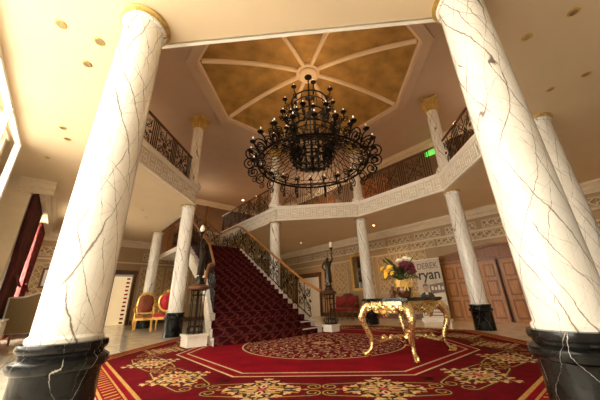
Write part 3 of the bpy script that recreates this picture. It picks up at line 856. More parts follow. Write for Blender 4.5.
# ------------------------------------------------------------------ carpet
def carpet():
    mb=MB(); z=.013
    oc=lambda r:[(r*math.cos(PI/8+k*PI/4),r*math.sin(PI/8+k*PI/4)) for k in range(8)]
    K=1/math.cos(PI/8)
    mb.prism(oc(4.34*K),0.001,z,0)
    zz=[z+.0008]
    def flat(poly,mat,dz=0): 
        mb.add([(x,y,zz[0]+dz) for x,y in poly],[tuple(range(len(poly)))],False,mat)
    def oring(a0,a1,mat,dz=0):
        A=oc(a0*K);B=oc(a1*K)
        for k in range(8):
            l=(k+1)%8; mb.add([(*A[k],zz[0]+dz),(*A[l],zz[0]+dz),(*B[l],zz[0]+dz),(*B[k],zz[0]+dz)],[(0,3,2,1)],False,mat)
    oring(2.90,4.03,5); 
    for a0,a1 in((2.86,2.895),(2.68,2.715)): oring(a0,a1,2,.0006)
    for a0,a1 in((3.99,4.035),(4.10,4.125)): oring(a0,a1,1,.0006)
    oring(4.30,4.33,1,.0006)
    # slanting ticks in the border
    for k in range(8):
        a=PI/4+k*PI/4; ca,sa=math.cos(a),math.sin(a)
        def P(n,s): return (n*ca-s*sa,n*sa+s*ca)
        W=4.2*math.tan(PI/8)
        n=26
        for i in range(n):
            s=-W+2*W*(i+.5)/n
            flat([P(4.14,s),P(4.14,s+.035),P(4.28,s+.10),P(4.28,s+.065)],1,.0006)
    # rosette
    def circ(r0,r1,mat,dz,n=64):
        for i in range(n):
            a=2*PI*i/n;b=2*PI*(i+1)/n
            mb.add([(r0*math.cos(a),r0*math.sin(a),zz[0]+dz),(r1*math.cos(a),r1*math.sin(a),zz[0]+dz),(r1*math.cos(b),r1*math.sin(b),zz[0]+dz),(r0*math.cos(b),r0*math.sin(b),zz[0]+dz)],[(0,1,2,3)],False,mat)
    circ(1.80,1.835,2,.0006); circ(0.05,1.79,5,.0002)
    def leaf(cx,cy,a,L,w,mat,dz):
        pts=[]
        for t,s in((0,0),(.25,.8),(.5,1),(.75,.75),(1,0),(.75,-.75),(.5,-1),(.25,-.8)):
            x=t*L;y=s*w/2; pts.append((cx+x*math.cos(a)-y*math.sin(a),cy+x*math.sin(a)+y*math.cos(a)))
        flat(pts,mat,dz)
    def ribbon(pl,w,mat,dz):
        for i in range(len(pl)-1):
            (x0,y0),(x1,y1)=pl[i],pl[i+1]; d=math.hypot(x1-x0,y1-y0) or 1; nx,ny=-(y1-y0)/d*w/2,(x1-x0)/d*w/2
            flat([(x0-nx,y0-ny),(x1-nx,y1-ny),(x1+nx,y1+ny),(x0+nx,y0+ny)],mat,dz)
    for i in range(16): leaf(.06*math.cos(i*PI/8),.06*math.sin(i*PI/8),i*PI/8,.24,.06,2 if i%2 else 1,.0006)
    for ringr,cnt,L,w in((.42,24,.13,.045),(.62,32,.13,.045),(.84,40,.13,.045),(1.06,52,.12,.042),(1.28,60,.12,.04),(1.50,70,.11,.038),(1.68,84,.09,.034)):
        for i in range(cnt):
            a=2*PI*i/cnt+ringr; x,y=ringr*math.cos(a),ringr*math.sin(a)
            leaf(x,y,a+((.9,-.9,0,PI/2)[i%4]),L,w,2,.0006)
    for ringr,cnt in((.52,14),(.74,20),(.95,24),(1.17,30),(1.40,36),(1.60,44)):
        for i in range(cnt):
            a=2*PI*i/cnt; x,y=ringr*math.cos(a),ringr*math.sin(a)
            ribbon([(x+p,y+q) for p,q in spiral(0,0,.075,.03,a,1.0,8,d=1 if i%2 else -1)],.014,2,.0004)
    # medallions
    def med(cx,cy,a,s=1.0):
        ca,sa=math.cos(a),math.sin(a)
        def T(x,y): return (cx+s*(x*ca-y*sa),cy+s*(x*sa+y*ca))   # x tangential, y radial
        def lf(x,y,b,L,w,mat,dz):
            X,Y=T(x,y); leaf(X,Y,a+b,L*s,w*s,mat,dz)
        for sx in(-1,1):
            for sy in(-1,1):
                pl=[T(sx*(.10+.44*t),sy*(.235-.05*t)) for t in[i/8 for i in range(9)]]+[T(sx*(x+.54),sy*(y+.095)) for x,y in spiral(0,0,.09,.03,PI/2,1.3,14,d=-1)]
                ribbon(pl,.055*s,3,.0004); ribbon(pl,.016*s,1,.0007)
        flat([T(-.46,0),T(-.17,-.17),T(0,-.36),T(.17,-.17),T(.46,0),T(.17,.17),T(0,.36),T(-.17,.17)],3,.0010)
        st_=.092
        for i in range(-6,7):
            for j in range(-4,5):
                x,y=i*st_,j*st_
                e=abs(x)/.50+abs(y)/.40
                if e>1.0: continue
                if (i+j)%2==0:
                    if abs(x)<.03 and abs(y)<.03: continue
                    b=math.atan2(y,x)+(.5 if (i*j>0) else -.5 if i*j<0 else 0)
                    lf(x-.055*math.cos(b),y-.055*math.sin(b),b,.125,.062,1 if e>.45 else 2,.0014)
                    for q in(-1.0,1.0): lf(x,y,b+q,.075,.04,2 if e>.45 else 1,.0015)
                else:
                    b=math.atan2(y,x)
                    lf(x-.03*math.cos(b),y-.03*math.sin(b),b,.07,.035,1,.0013)
        for b,L,w in((0,.20,.10),(PI,.20,.10),(PI/2,.15,.09),(-PI/2,.15,.09)):
            lf(.04*math.cos(b),.04*math.sin(b),b,L,w,2,.0018); lf(.07*math.cos(b),.07*math.sin(b),b,L*.55,w*.4,0,.0020)
        for q in range(4):
            b=PI/4+q*PI/2; lf(.05*math.cos(b),.035*math.sin(b),math.atan2(.6*math.sin(b),math.cos(b)),.16,.08,1,.0017)
        flat([T(.04*math.cos(q*PI/4),.04*math.sin(q*PI/4)) for q in range(8)],4,.0022)
    for k in range(8):
        a=PI/4+k*PI/4
        for sgn in(-1,1):
            n=3.44; s_=sgn*.68
            med(n*math.cos(a)-s_*math.sin(a),n*math.sin(a)+s_*math.cos(a),a+PI/2,1.08)
            # little dark knot between
            x,y=(3.30*math.cos(a+sgn*PI/8),3.30*math.sin(a+sgn*PI/8))
            ribbon([(x+p,y+q) for p,q in spiral(0,0,.09,.02,a,1.4,12)],.03,3,.0006)
    return mb.build('octagonal_carpet',[M['crimson'],M['c_gold'],M['c_cream'],M['c_dark'],M['redvelvet'],M['c_deep']])
tag(carpet(),'octagonal crimson rug with gold medallions around a central rosette','rug')
# ------------------------------------------------------------------ gilded centre table
TX,TY=.03,-2.17
t=thing('centre_table','gilded carved table with black marble top on the rug','table',(TX,TY,.014))
def serp(hx,hy,bul,n=10):
    pts=[]
    cs=[(-hx,-hy),(hx,-hy),(hx,hy),(-hx,hy)]
    for k in range(4):
        p=Vector(cs[k]);q=Vector(cs[(k+1)%4]);d=(q-p).normalized();nn=Vector((d.y,-d.x))
        for i in range(n):
            s=i/n; w=p.lerp(q,s)+nn*bul*(math.sin(PI*s)**2-.25*math.sin(2*PI*s)**2); pts.append((w.x,w.y))
    return pts
TT=.93
mb=MB(); 
for sc,z0,z1 in((.97,TT-.052,TT-.04),(1.0,TT-.04,TT-.012),(.98,TT-.012,TT)): mb.prism([(x*sc,y*sc) for x,y in serp(.655,.45,.05)],z0,z1)
mb.build('table_top',M['black_marble'],t)
# apron with swags of carving
ap=MB(); ap.prism([(x,y) for x,y in serp(.58,.385,.03)],TT-.17,TT-.052)
hxs=[((0,-.405),0,.58),((0,.405),PI,.58),((.60,0),PI/2,.39),((-.60,0),-PI/2,.39)]
for (c,rz,hl) in hxs:
    R_=Matrix.Translation((c[0],c[1],0))@Matrix.Rotation(rz,4,'Z')
    for i in range(9):
        s=-.8+1.6*i/8; ap.ball((s*hl,-.02,TT-.175-.035*math.cos(s*PI*1.5)),.038,8,0,(1.3,.6,1.0),R_)
    # scroll strands
    for sx in(-1,1):
        ap.tube([(sx*(.05+a),-.045,TT-.15+b) for a,b in spiral(.12,-.02,.06,.015,PI,1.4)],.014,5,M=R_)
        ap.tube([(sx*(.05+a),-.04,TT-.13+b) for a,b in spiral(.27,-.02,.05,.012,PI,1.4)],.013,5,M=R_)
        ap.tube([(sx*.06,-.04,TT-.22),(sx*.18,-.045,TT-.20),(sx*.3,-.04,TT-.15),(sx*.42,-.03,TT-.17)],[.02,.018,.014,.01],6,M=R_)
ap.build('apron',M['goldleaf'],t)
for (c,rz,hl) in hxs:
    R_=Matrix.Translation((c[0],c[1],0))@Matrix.Rotation(rz,4,'Z')
    sh=MB()
    for i in range(9):
        a=-PI*.9+PI*.8*i/8; L=.12+.05*math.sin(PI*i/8)
        sh.tube([(0,-.05,TT-.15),(math.cos(a)*L*.55,-.085,TT-.15+math.sin(a)*L*.6),(math.cos(a)*L,-.06,TT-.15+math.sin(a)*L)],[.012,.026,.012],6,M=R_)
    sh.ball((0,-.07,TT-.15),.045,10,0,(1,.7,1),R_)
    for sx in(-1,1): sh.tube([(sx*(.1+a),-.06,TT-.20+b) for a,b in spiral(.02,0,.05,.012,PI/2,1.3,d=-1)],.013,5,M=R_)
    sh.build('shell_carving',M['goldleaf'],t)
for sx in(-1,1):
    for sy in(-1,1):
        d=Vector((sx,sy,0)).normalized()
        def q(o,z): return (sx*.575+d.x*o,sy*.385+d.y*o,z-(TT-.885)*(1-max(0,z-.04)/TT))
        lg=MB()
        P=[q(-.05,TT-.06),q(.02,TT-.12),q(.09,TT-.20),q(.125,TT-.28),q(.115,TT-.37),q(.065,TT-.47),q(.01,TT-.57),q(-.015,TT-.66),q(-.005,TT-.74),q(.03,TT-.80),q(.075,TT-.835),q(.12,TT-.845)]
        lg.tube(P,[.070,.082,.080,.068,.056,.047,.040,.035,.033,.035,.044,.036],10)
        # acanthus ridge, knee leaf, scrolled foot
        lg.tube([(p[0]+d.x*.035,p[1]+d.y*.035,p[2]) for p in P[1:8]],[.02,.045,.035,.028,.022,.018,.008],6)
        side=Vector((-d.y,d.x,0))
        for s in(-1,1):
            lg.tube([tuple(Vector(P[i])+side*s*(.055-.004*i)) for i in range(0,7)],[.02,.025,.024,.02,.016,.013,.006],5)
            for j in (1,2,3,5):
                c0=Vector(P[j])+side*s*.05; lg.ball(c0,.03,6,0,(1,1,.7))
        c=Vector(q(.10,TT-.83)); lg.tube([tuple(c+d*a+Vector((0,0,b))) for a,b in spiral(.02,.005,.045,.012,-PI/2,1.3)],.018,6)
        lg.ball(Vector(q(.07,.070)),.045,8,0,(1.1,1.1,.55)); 
        lg.build('leg',M['goldleaf'],t)
sx_=MB()
for sx in(-1,1):
    for sy in(-1,1):
        P=[(sx*.555,sy*.37,.26),(sx*.44,sy*.31,.20),(sx*.29,sy*.18,.245),(sx*.14,sy*.10,.29),(0,0,.27)]
        sx_.tube(P,[.028,.034,.03,.032,.04],8)
        d=Vector((sx*.57,sy*.39,0)).normalized()
        for b in(.16,.30,.44): sx_.tube([(d.x*(b+u),d.y*(b+u),.27+w) for u,w in spiral(0,0,.05,.012,0,1.4)],.014,5)
        for b in(.2,.33,.47): sx_.ball((d.x*b,d.y*b,.27),.035,6)
sx_.lathe([(.02,.20),(.06,.22),(.10,.26),(.09,.30),(.05,.32),(.06,.36),(.07,.40),(.03,.44),(.01,.46)],14)
sx_.build('stretcher',M['goldleaf'],t)
TOPZ=TT+.014

# vase, bouquet and small things on the table
VX,VY=.12,-2.18
t=thing('flower_pot','brown glazed pot with yellow ribbon on the gilded table','pot',(VX,VY,TOPZ))
MB().lathe([(.07,0),(.095,.01),(.12,.06),(.135,.13),(.125,.19),(.105,.23),(.115,.26),(.13,.29),(.125,.30),(.10,.295),(.09,.25)],28).build('pot_body',M['pot'],t)
rb=MB(); vs=[];n=40
rows_=[(.134,.185),(.140,.20),(.126,.235),(.138,.28),(.152,.32)]
fs=[]
for i,(r,z) in enumerate(rows_):
    for k in range(n):
        a=2*PI*k/n; rr=r+.012*math.sin(9*a+i); vs.append((rr*math.cos(a),rr*math.sin(a),z+.01*math.sin(5*a)))
for i in range(len(rows_)-1):
    for k in range(n): l=(k+1)%n; fs.append((i*n+k,i*n+l,(i+1)*n+l,(i+1)*n+k))
rb.add(vs,fs,True)
# bow facing the camera
for s in(-1,1):
    loop=[(s*(.02+.09*math.sin(PI*i/10)),0,.05*math.sin(2*PI*i/10)) for i in range(11)]
    Mx=Matrix.Translation((-.10,-.105,.24))@Matrix.Rotation(-PI/4,4,'Z')
    rb.tube(loop,.017,6,M=Mx); rb.tube([(0,0,0),(s*.02,-.01,-.06),(s*.035,.0,-.12)],[.010,.016,.012],5,M=Mx)
rb.build('ribbon',M['ribbon'],t)
t=thing('bouquet','mixed bouquet of yellow, burgundy and white blooms in the ribboned pot','flowers',(VX,VY,TOPZ+.30))
def bloom(c,r,mat,nm='flower'):
    mb=MB(); mb.ball((0,0,0),r*.55,8)
    for ring,cnt,tilt in((0,5,.9),(1,7,.45),(2,9,.05)):
        for i in range(cnt):
            a=2*PI*i/cnt+ring*.4; rr=r*(.35+.28*ring)
            mb.ball((rr*math.cos(a),rr*math.sin(a),r*(.45-.28*ring)),r*.36,6,0,(1,1,.8))
    d=(Vector(c)-Vector((0,0,-.15))).normalized()
    Mx=d.to_track_quat('Z','Y').to_matrix().to_4x4()
    o=mb.build(nm,mat,t,c); o.rotation_euler=Mx.to_euler(); return o
rv=Vector((.76,-.65,0)); fv=Vector((.66,.75,0))
def bp(r,f,z): w=rv*r+fv*f; return (w.x,w.y,z)
for r,f,z,s in((-.30,-.02,.17,.06),(-.35,.06,.25,.05),(-.25,-.10,.26,.055),(-.33,-.06,.10,.045),(-.2,-.08,.15,.045)): bloom(bp(r,f,z),s,M['yellow'])
for r,f,z,s in((.06,-.10,.30,.10),(.16,-.08,.22,.10),(.0,-.02,.22,.09),(.10,-.15,.18,.09),(.20,.02,.30,.08)): bloom(bp(r,f,z),s,M['burgundy'])
for r,f,z,s in((.12,-.02,.42,.07),(.20,-.04,.40,.06),(.02,.08,.40,.06)): bloom(bp(r,f,z),s,M['ivory'])
fo=MB(); rnd=random.Random(3)
for i in range(150):
    a=rnd.uniform(0,2*PI); el=rnd.uniform(-.1,1.2); d=Vector((math.cos(a)*math.cos(el),math.sin(a)*math.cos(el),math.sin(el)*.9))
    r0=rnd.uniform(.05,.26); L=rnd.uniform(.09,.17)*(1.5 if i%9==0 else 1); p=Vector((0,0,.06))+d*r0; q=p+d*L+Vector((0,0,-.03)); s=d.cross(Vector((0,0,1))).normalized()*L*.2
    m_=(p+q)/2+Vector((0,0,.02)); fo.add([p,m_-s,q,m_+s,m_+Vector((0,0,.012))],[(0,1,4),(1,2,4),(2,3,4),(3,0,4)],True)
for i in range(16):
    a=2*PI*i/16; fo.tube([(0,0,-.12),(.05*math.cos(a),.05*math.sin(a),.0),(.2*math.cos(a),.2*math.sin(a),.15)],.006,4)
for i in range(10):
    a=rnd.uniform(0,2*PI); fo.tube([(0,0,0),(.15*math.cos(a),.15*math.sin(a),.25),(.34*math.cos(a),.34*math.sin(a),.38+.12*rnd.random())],[.006,.006,.014],4)
fo.build('foliage',M['leaf'],t)
w=rv*-.235+fv*-.02
t=thing('figurine','small dark seated figurine on the gilded table beside the pot','figurine',(VX+w.x,VY+w.y,TOPZ),-.6)
mb=MB(); mb.lathe([(.05,0),(.055,.015),(.045,.03),(.05,.06),(.058,.10),(.045,.13),(.025,.15)],14); mb.ball((0,-.005,.175),.032,10); mb.tube([(.04,-.02,.12),(.06,-.05,.08),(.02,-.07,.06)],.014,6); mb.tube([(-.04,-.02,.12),(-.06,-.05,.08),(-.02,-.07,.06)],.014,6)
mb.build('figure',M['pot'],t); MB().lathe([(.06,-.0),(.062,.012),(.05,.014)],14).build('plinth',M['black'],t)
w=rv*.19+fv*.03
t=thing('candlestick','slim gilt candlestick on the table beside the pot','candlestick',(VX+w.x,VY+w.y,TOPZ))
MB().lathe([(.045,0),(.05,.01),(.02,.03),(.014,.08),(.022,.10),(.012,.13),(.012,.2),(.022,.215),(.022,.225)],16).build('stem',M['gilt'],t)
MB().lathe([(.011,.22),(.011,.34),(.004,.345)],10).build('candle',M['ivory'],t)
w=rv*.34+fv*-.10
t=thing('brochure_stack','low stack of brochures lying on the gilded table','brochures',(VX+w.x,VY+w.y,TOPZ),.5)
for i in range(3): MB().box((.004*i,.003*i,.008+.014*i),(.21,.15,.012),.12*i).build('brochure',[M['posterdark'],M['pot'],M['postermid']][i],t)

# ------------------------------------------------------------------ concert banner
BX,BY=7.15,.50
t=thing('banner_stand','tall grey printed banner with a dark-jacketed man, standing beside the oak doors','banner',(BX,BY,0),-PI/2)
W_=1.12; HB=2.42
MB().box((0,0,.05),(W_+.06,.22,.10)).build('stand_base',M['white'],t)
sheet=MB().box((0,0,.08+HB/2),(W_,.012,HB)).build('banner_sheet',M['poster'],t)
MB().box((0,0,HB+.08),(W_+.02,.03,.03)).build('top_bar',M['white'],t); MB().tube([(0,.03,.1),(0,.03,HB+.08)],.012,6).build('support_pole',M['railiron'],t)
def flatp(pts,mat,dy,nm,par=sheet):
    mb=MB(); mb.add([(x,dy,z) for x,z in pts],[tuple(range(len(pts)))]); return mb.build(nm,mat,par)
def ell(cx,cz,a,b,n=20): return [(cx+a*math.cos(2*PI*i/n),cz+b*math.sin(2*PI*i/n)) for i in range(n)]
flatp([(-.55,.10),(.55,.10),(.55,.75),(-.55,.75)],M['posterwhite'],-.0068,'lower_print')
flatp([(-.05,1.05),(.55,1.12),(.55,1.50),(-.05,1.42)],M['postermid'],-.0068,'photo_strip')
flatp([(-.1,.78),(.55,.78),(.55,1.08),(-.1,1.04)],M['posterwhite'],-.0070,'pale_strip')
for i in range(3): flatp([(-.52,.20+i*.12),(.52,.20+i*.12),(.52,.24+i*.12),(-.52,.24+i*.12)],M['postermid'],-.0072,'printed_line')
# man in dark jacket
flatp([(-.52,.66),(.06,.66),(.10,.98),(.02,1.08),(-.13,1.14),(-.32,1.14),(-.46,1.06),(-.53,.92)],M['posterdark'],-.0080,'printed_jacket')
flatp([(-.30,1.13),(-.15,1.13),(-.20,.88)],M['posterwhite'],-.0084,'printed_shirt')
flatp(ell(-.22,1.28,.115,.155),M['posterskin'],-.0088,'printed_face')
flatp([(-.34,1.30),(-.345,1.42),(-.27,1.49),(-.16,1.49),(-.10,1.42),(-.10,1.30),(-.13,1.37),(-.22,1.40),(-.31,1.37)],M['postermid'],-.0092,'printed_hair')
for x in(-.26,-.18): flatp(ell(x,1.30,.018,.008,8),M['posterdark'],-.0094,'printed_eye')
flatp(ell(-.22,1.20,.035,.008,8),M['pot'],-.0094,'printed_mouth')
def text(s,size,x,z,mat,par,dy=-.0078,bold=.0,rot=(PI/2,0,0),nm='lettering',align='CENTER',xs=1.0):
    cu=bpy.data.curves.new(nm,'FONT'); cu.body=s; cu.size=size; cu.align_x=align; cu.offset=bold; cu.extrude=.001
    tmp=bpy.data.objects.new('tmp',cu); C.objects.link(tmp); dg=bpy.context.evaluated_depsgraph_get()
    me=bpy.data.meshes.new_from_object(tmp.evaluated_get(dg)); bpy.data.objects.remove(tmp)
    o=bpy.data.objects.new(nm,me); C.objects.link(o); me.materials.clear(); me.materials.append(mat)
    o.parent=par; o.location=(x,dy,z); o.rotation_euler=rot; o.scale=(xs,1,1); return o
text('DEREK',.36,0,2.10,M['postermid'],sheet,bold=.004,xs=.86)
text('ryan',.60,.02,1.66,M['posterdark'],sheet,bold=.010,xs=.92)
for i_,(x_,h_) in enumerate(((.02,.16),(.16,.12),(.30,.18),(.44,.13))): flatp([(x_,1.20),(x_+.09,1.21),(x_+.09,1.21+h_),(x_,1.20+h_)],M['posterwhite'],-.0072,'blurred_print')

# ------------------------------------------------------------------ seating
def settee(loc,rz,label):
    t=thing('settee',label,'settee',loc,rz)   # faces local -y
    W=1.7
    st_=MB(); st_.prism(serp(.76,.30,.02),.36,.48,smooth=False); st_.build('seat',M['rubyvelvet'],t)
    n=24; bk=MB(); F_=[];B_=[]
    def top(x): return 1.10+.10*math.cos(x/.8*PI)*.6+.05*math.cos(x/.8*PI*2)
    top_=[(-.76+1.52*i/n,top(-.76+1.52*i/n)) for i in range(n+1)]
    vs=[];fs=[];K=10
    for j in range(K+1):
        for x,zt in top_:
            v_=j/K; z=.50+(zt-.50)*v_; pil=.028*abs(math.sin(x*PI/.25))*abs(math.sin(v_*PI*2.0)); vs.append((x,.24+.10*v_-.05*math.sin(PI*v_)-pil,z))
    for j in range(K):
        for i in range(n): k=j*(n+1)+i; fs.append((k,k+1,k+n+2,k+n+1))
    bk.add(vs,fs,True); bk.build('backrest',M['rubyvelvet'],t)
    MB().prism([(-.78,.50),(.78,.50)]+[(x,z) for x,z in reversed(top_)],0,.05,M=Matrix(((1,0,0,0),(0,.0,1,.335),(0,1,0,0),(0,0,0,1)))).build('back_board',M['darkwood'],t)
    MB().tube([(-.78,.34,.45)]+[(x,.345,z+.02) for x,z in top_]+[(.78,.34,.45)],.03,8).build('back_frame',M['darkwood'],t)
    MB().prism(serp(.79,.33,.02),.29,.36).build('seat_rail',M['darkwood'],t)
    for s in(-1,1):
        MB().tube([(s*.78,.30,.74),(s*.82,.10,.72),(s*.83,-.12,.70),(s*.82,-.20,.64),(s*.80,-.18,.50),(s*.78,-.24,.36)],.028,8).build('arm',M['darkwood'],t)
        for y in(-.28,.28): MB().tube([(s*.74,y,.32),(s*.77,y*1.1,.22),(s*.74,y*1.05,.10),(s*.77,y*1.15,.012)],[.036,.034,.022,.028],8).build('leg',M['darkwood'],t)
    return t
settee((6.85,5.25,0),-PI/2-.0,'red tufted settee with dark carved frame against the panelled wall')
def armchair(loc,rz,label,frame,fab,oval,group=None,nm='gilded_armchair'):
    t=thing(nm,label,'armchair',loc,rz,group)
    MB().prism(serp(.27,.25,.03),.40,.50).build('seat_cushion',fab,t)
    MB().prism(serp(.30,.28,.03),.33,.40).build('seat_rail',frame,t)
    # oval or squarish padded back
    def out(i,n,g=0):
        a=2*PI*i/n
        if oval: return ((.235+g)*math.cos(a),.86+(.27+g)*math.sin(a))
        c,s=math.cos(a),math.sin(a); e=.45
        return ((.25+g)*math.copysign(abs(c)**e,c),.86+(.29+g)*math.copysign(abs(s)**e,s)+ (.05*math.cos(c*PI/1.0) if s>0 else 0))
    n=32
    mb=MB(); vs=[];fs=[]
    for j,(k,dy) in enumerate(((1,0),(.85,-.03),(.5,-.05),(.05,-.055))):
        for i in range(n): x,z=out(i,n); vs.append((x*k,.25+.08*(z-.5)+dy,.86+(z-.86)*k))
    for j in range(3):
        for i in range(n): l=(i+1)%n; fs.append((j*n+i,j*n+l,(j+1)*n+l,(j+1)*n+i))
    fs.append(tuple(range(n-1,-1,-1))); fs.append(tuple(3*n+i for i in range(n)))
    mb.add(vs,fs,True); 
    mb.uv={i:(v[0],v[2]) for i,v in enumerate(vs)}
    mb.build('back_cushion',fab,t)
    fr_=MB(); fr_.tube([(x,.25+.08*(z-.5)+.01,z) for x,z in (out(i,n,.03) for i in range(n))],.032,8,True)
    cz=max(out(i,n,.03)[1] for i in range(n))
    for k in range(7):
        a=PI*k/6; fr_.tube([(0,.27,cz-.01),(.07*math.cos(a),.275,cz+.02+.06*math.sin(a))],[.022,.01],6)
    for s in(-1,1):
        fr_.tube([(s*(.06+u),.275,cz-.02+w) for u,w in spiral(.06,0,.05,.015,PI/2,1.3)],.016,5)
        fr_.tube([(s*.23,.24,.60),(s*.25,.24,.48),(s*.26,.24,.36)],.028,6)
    fr_.build('back_frame',frame,t)
    for s in(-1,1):
        MB().tube([(s*.25,.25,.78),(s*.31,.14,.75),(s*.33,-.04,.72),(s*.335,-.13,.69),(s*.32,-.10,.64),(s*.30,-.02,.56),(s*.285,-.10,.40)],[.024,.024,.026,.03,.026,.024,.028],8).build('arm',frame,t)
        MB().tube([(s*.26,-.24,.37),(s*.295,-.275,.30),(s*.285,-.27,.18),(s*.265,-.25,.08),(s*.285,-.285,.012)],[.04,.042,.026,.02,.03],8).build('leg',frame,t)
        MB().tube([(s*.25,.24,.37),(s*.26,.28,.2),(s*.27,.35,.012)],[.034,.026,.024],8).build('leg',frame,t)
    return t
GA='gilded armchairs beyond the columns'
armchair((-2.08,8.35,0),-.25,'gilded armchair with dark figured upholstery, before the panelled wall',M['gilt'],M['tapestry'],False,GA).scale=(1.12,1.12,1.15)
armchair((-1.58,7.35,0),-.45,'gilded armchair with bright red oval back, half behind the column',M['gilt'],M['redvelvet'],True,GA).scale=(1.18,1.18,1.25)
armchair((6.0,4.15,0),-PI/2+.3,'dark wooden armchair with red seat before the settee',M['darkwood'],M['rubyvelvet'],True,None,'wooden_armchair')
# caned chair seen from behind
t=thing('caned_settee','cane backed settee with pale curved crest beside the curtains','settee',(-5.20,6.15,0),2.95); t.scale=(1.12,1.12,1.14)
mb=MB(); n=16; vs=[];fs=[]
def ct(x): return 1.10+.05*math.cos(x/.55*PI*1.0)+.02*math.cos(x/.55*2*PI)
for j in range(9):
    for i in range(n+1):
        x=-.55+1.1*i/n; zt=ct(x); z=.30+(zt-.30)*j/8; vs.append((x,.30+.08*j/8,z))
for j in range(8):
    for i in range(n): k=j*(n+1)+i; fs.append((k,k+1,k+n+2,k+n+1))
b2=[(x,y+.04,z) for x,y,z in vs]; N0=len(vs)
mb.add(vs+b2,fs+[tuple(N0+q for q in reversed(f)) for f in fs],True); mb.uv={i:(v[0],v[2]) for i,v in enumerate(vs+b2)}
mb.build('cane_back',M['cane'],t)
MB().tube([(-.57,.31,.28)]+[(-.57+1.14*i/16,.395,ct(-.55+1.1*i/16)+.015) for i in range(17)]+[(.57,.31,.28)],.024,8).build('back_frame',M['white'],t)
MB().prism(serp(.54,.30,.02),.36,.46).build('seat',M['cane'],t); MB().prism(serp(.56,.32,.02),.29,.36).build('seat_rail',M['white'],t)
for s in(-1,1):
    MB().tube([(s*.56,.36,.72),(s*.59,.1,.68),(s*.59,-.15,.66),(s*.57,-.18,.5),(s*.55,-.26,.34)],.024,8).build('arm',M['white'],t)
    for y in(-.27,.27): MB().tube([(s*.52,y,.33),(s*.53,y*1.08,.16),(s*.52,y*1.05,.012)],[.034,.026,.02],8).build('leg',M['wood'],t)
t=thing('console_cabinet','low white cabinet at the curtain foot, cut by the picture edge','cabinet',(-6.0,4.55,0),0)
mb=MB(); mb.b6(-.25,.25,-.4,.4,.10,.70); mb.b6(-.28,.28,-.43,.43,.70,.735); mb.build('body',M['white'],t)
for x in(-.22,.22):
    for y in(-.36,.36): MB().b6(x-.02,x+.02,y-.02,y+.02,0,.10).build('leg',M['white'],t)
MB().b6(.25,.265,-.37,-.01,.14,.66).build('door',M['white'],t); MB().b6(.25,.265,.01,.37,.14,.66).build('door',M['white'],t)

# ------------------------------------------------------------------ curtains, picture, mirror
def drape(y0,y1,z0,z1,x,mat,name,label,tie=None):
    n=70; K=18; vs=[];fs=[];mb=MB()
    for j in range(K+1):
        v_=j/K; z=z0+(z1-z0)*v_
        k=1.0
        if tie: 
            k=1-.22*math.exp(-((v_-tie[0])/.22)**2)
        yc=tie[1] if tie else (y0+y1)/2
        for i in range(n+1):
            u_=i/n; y=y0+(y1-y0)*u_; y=yc+(y-yc)*k
            vs.append((x+.075*math.sin(u_*2*PI*9+.5*math.sin(v_*3))*(.7+.3*v_),y,z)); 
    for j in range(K):
        for i in range(n): q=j*(n+1)+i; fs.append((q,q+1,q+n+2,q+n+1))
    mb.add(vs,fs,True); mb.uv={i:((i%(n+1))/n*(y1-y0)*1.3,v[2]) for i,v in enumerate(vs)}
    t=thing(name,label,'curtain',(0,0,0))
    o=mb.build('drape_cloth',mat,t,auto=False); so=o.modifiers.new('solid','SOLIDIFY'); so.thickness=.02
    if tie:
        zt=z0+(z1-z0)*tie[0]; hw_=(y1-y0)/2*.80
        MB().tube([(x+.11,tie[1]-hw_+2*hw_*i/10,zt+.10*math.cos(i/10*PI)) for i in range(11)],.035,6).build('tieback',M['curtain'],t)
    return t
drape(5.08,7.5,.03,4.0,-6.02,M['curtain2'],'curtain','dark lined drape on the near side of the tall bright window',(.42,6.35))
drape(8.7,10.95,.03,4.0,-6.05,M['curtain'],'curtain','crimson damask drape on the far side of the tall bright window',(.42,9.9))
t=thing('framed_picture','small framed picture on the panelled wall beyond the crimson drape','picture',(-5.42,Y1-.05,2.25))
f=MB()
for a,b,c,d in((0,-.40,.70,.08),(0,.40,.70,.08),(-.31,0,.08,.80),(.31,0,.08,.80)): f.box((a,-.02,b),(c,.05,d))
f.build('frame',M['darkwood'],t); MB().box((0,0,0),(.56,.02,.74)).build('mount',M['white'],t); MB().box((0,-.012,.0),(.34,.01,.48)).build('print',M['postermid'],t)
t=thing('wall_mirror','dark glass mirror in a gilt frame above the settee','mirror',(X1-.02,4.55,2.35),-PI/2)
MB().box((0,-.03,0),(.95,.02,1.75)).build('mirror_glass',M['mirror'],t)
f=MB(); 
for a,b,c,d in((0,-.92,1.14,.12),(0,.92,1.14,.12),(-.52,0,.12,1.85),(.52,0,.12,1.85)): f.box((a,-.04,b),(c,.07,d))
for s in(-1,1):
    for i in range(8): f.ball((s*.52,-.07,-.8+i*.23),.045,6)
f.tube([(-.3,-.05,.98),(-.15,-.06,1.08),(0,-.06,1.13),(.15,-.06,1.08),(.3,-.05,.98)],.04,6); f.build('frame',M['gilt'],t)
# exit sign on the gallery
t=thing('exit_sign','green running-man exit sign above the far gallery','sign',(7.62,-.59,7.62),-PI/2)
MB().box((0,0,0),(.62,.06,.26)).build('sign_box',M['exit'],t)
ar=MB(); ar.tube([(-.02,-.035,.07),(.0,-.035,.0),(.06,-.035,-.07)],.018,5); ar.tube([(0,-.035,0),(-.07,-.035,-.08)],.018,5); ar.tube([(-.08,-.035,.03),(.06,-.035,.04)],.014,5); ar.ball((-.03,-.035,.095),.022,8); ar.build('pictogram',M['white'],t)

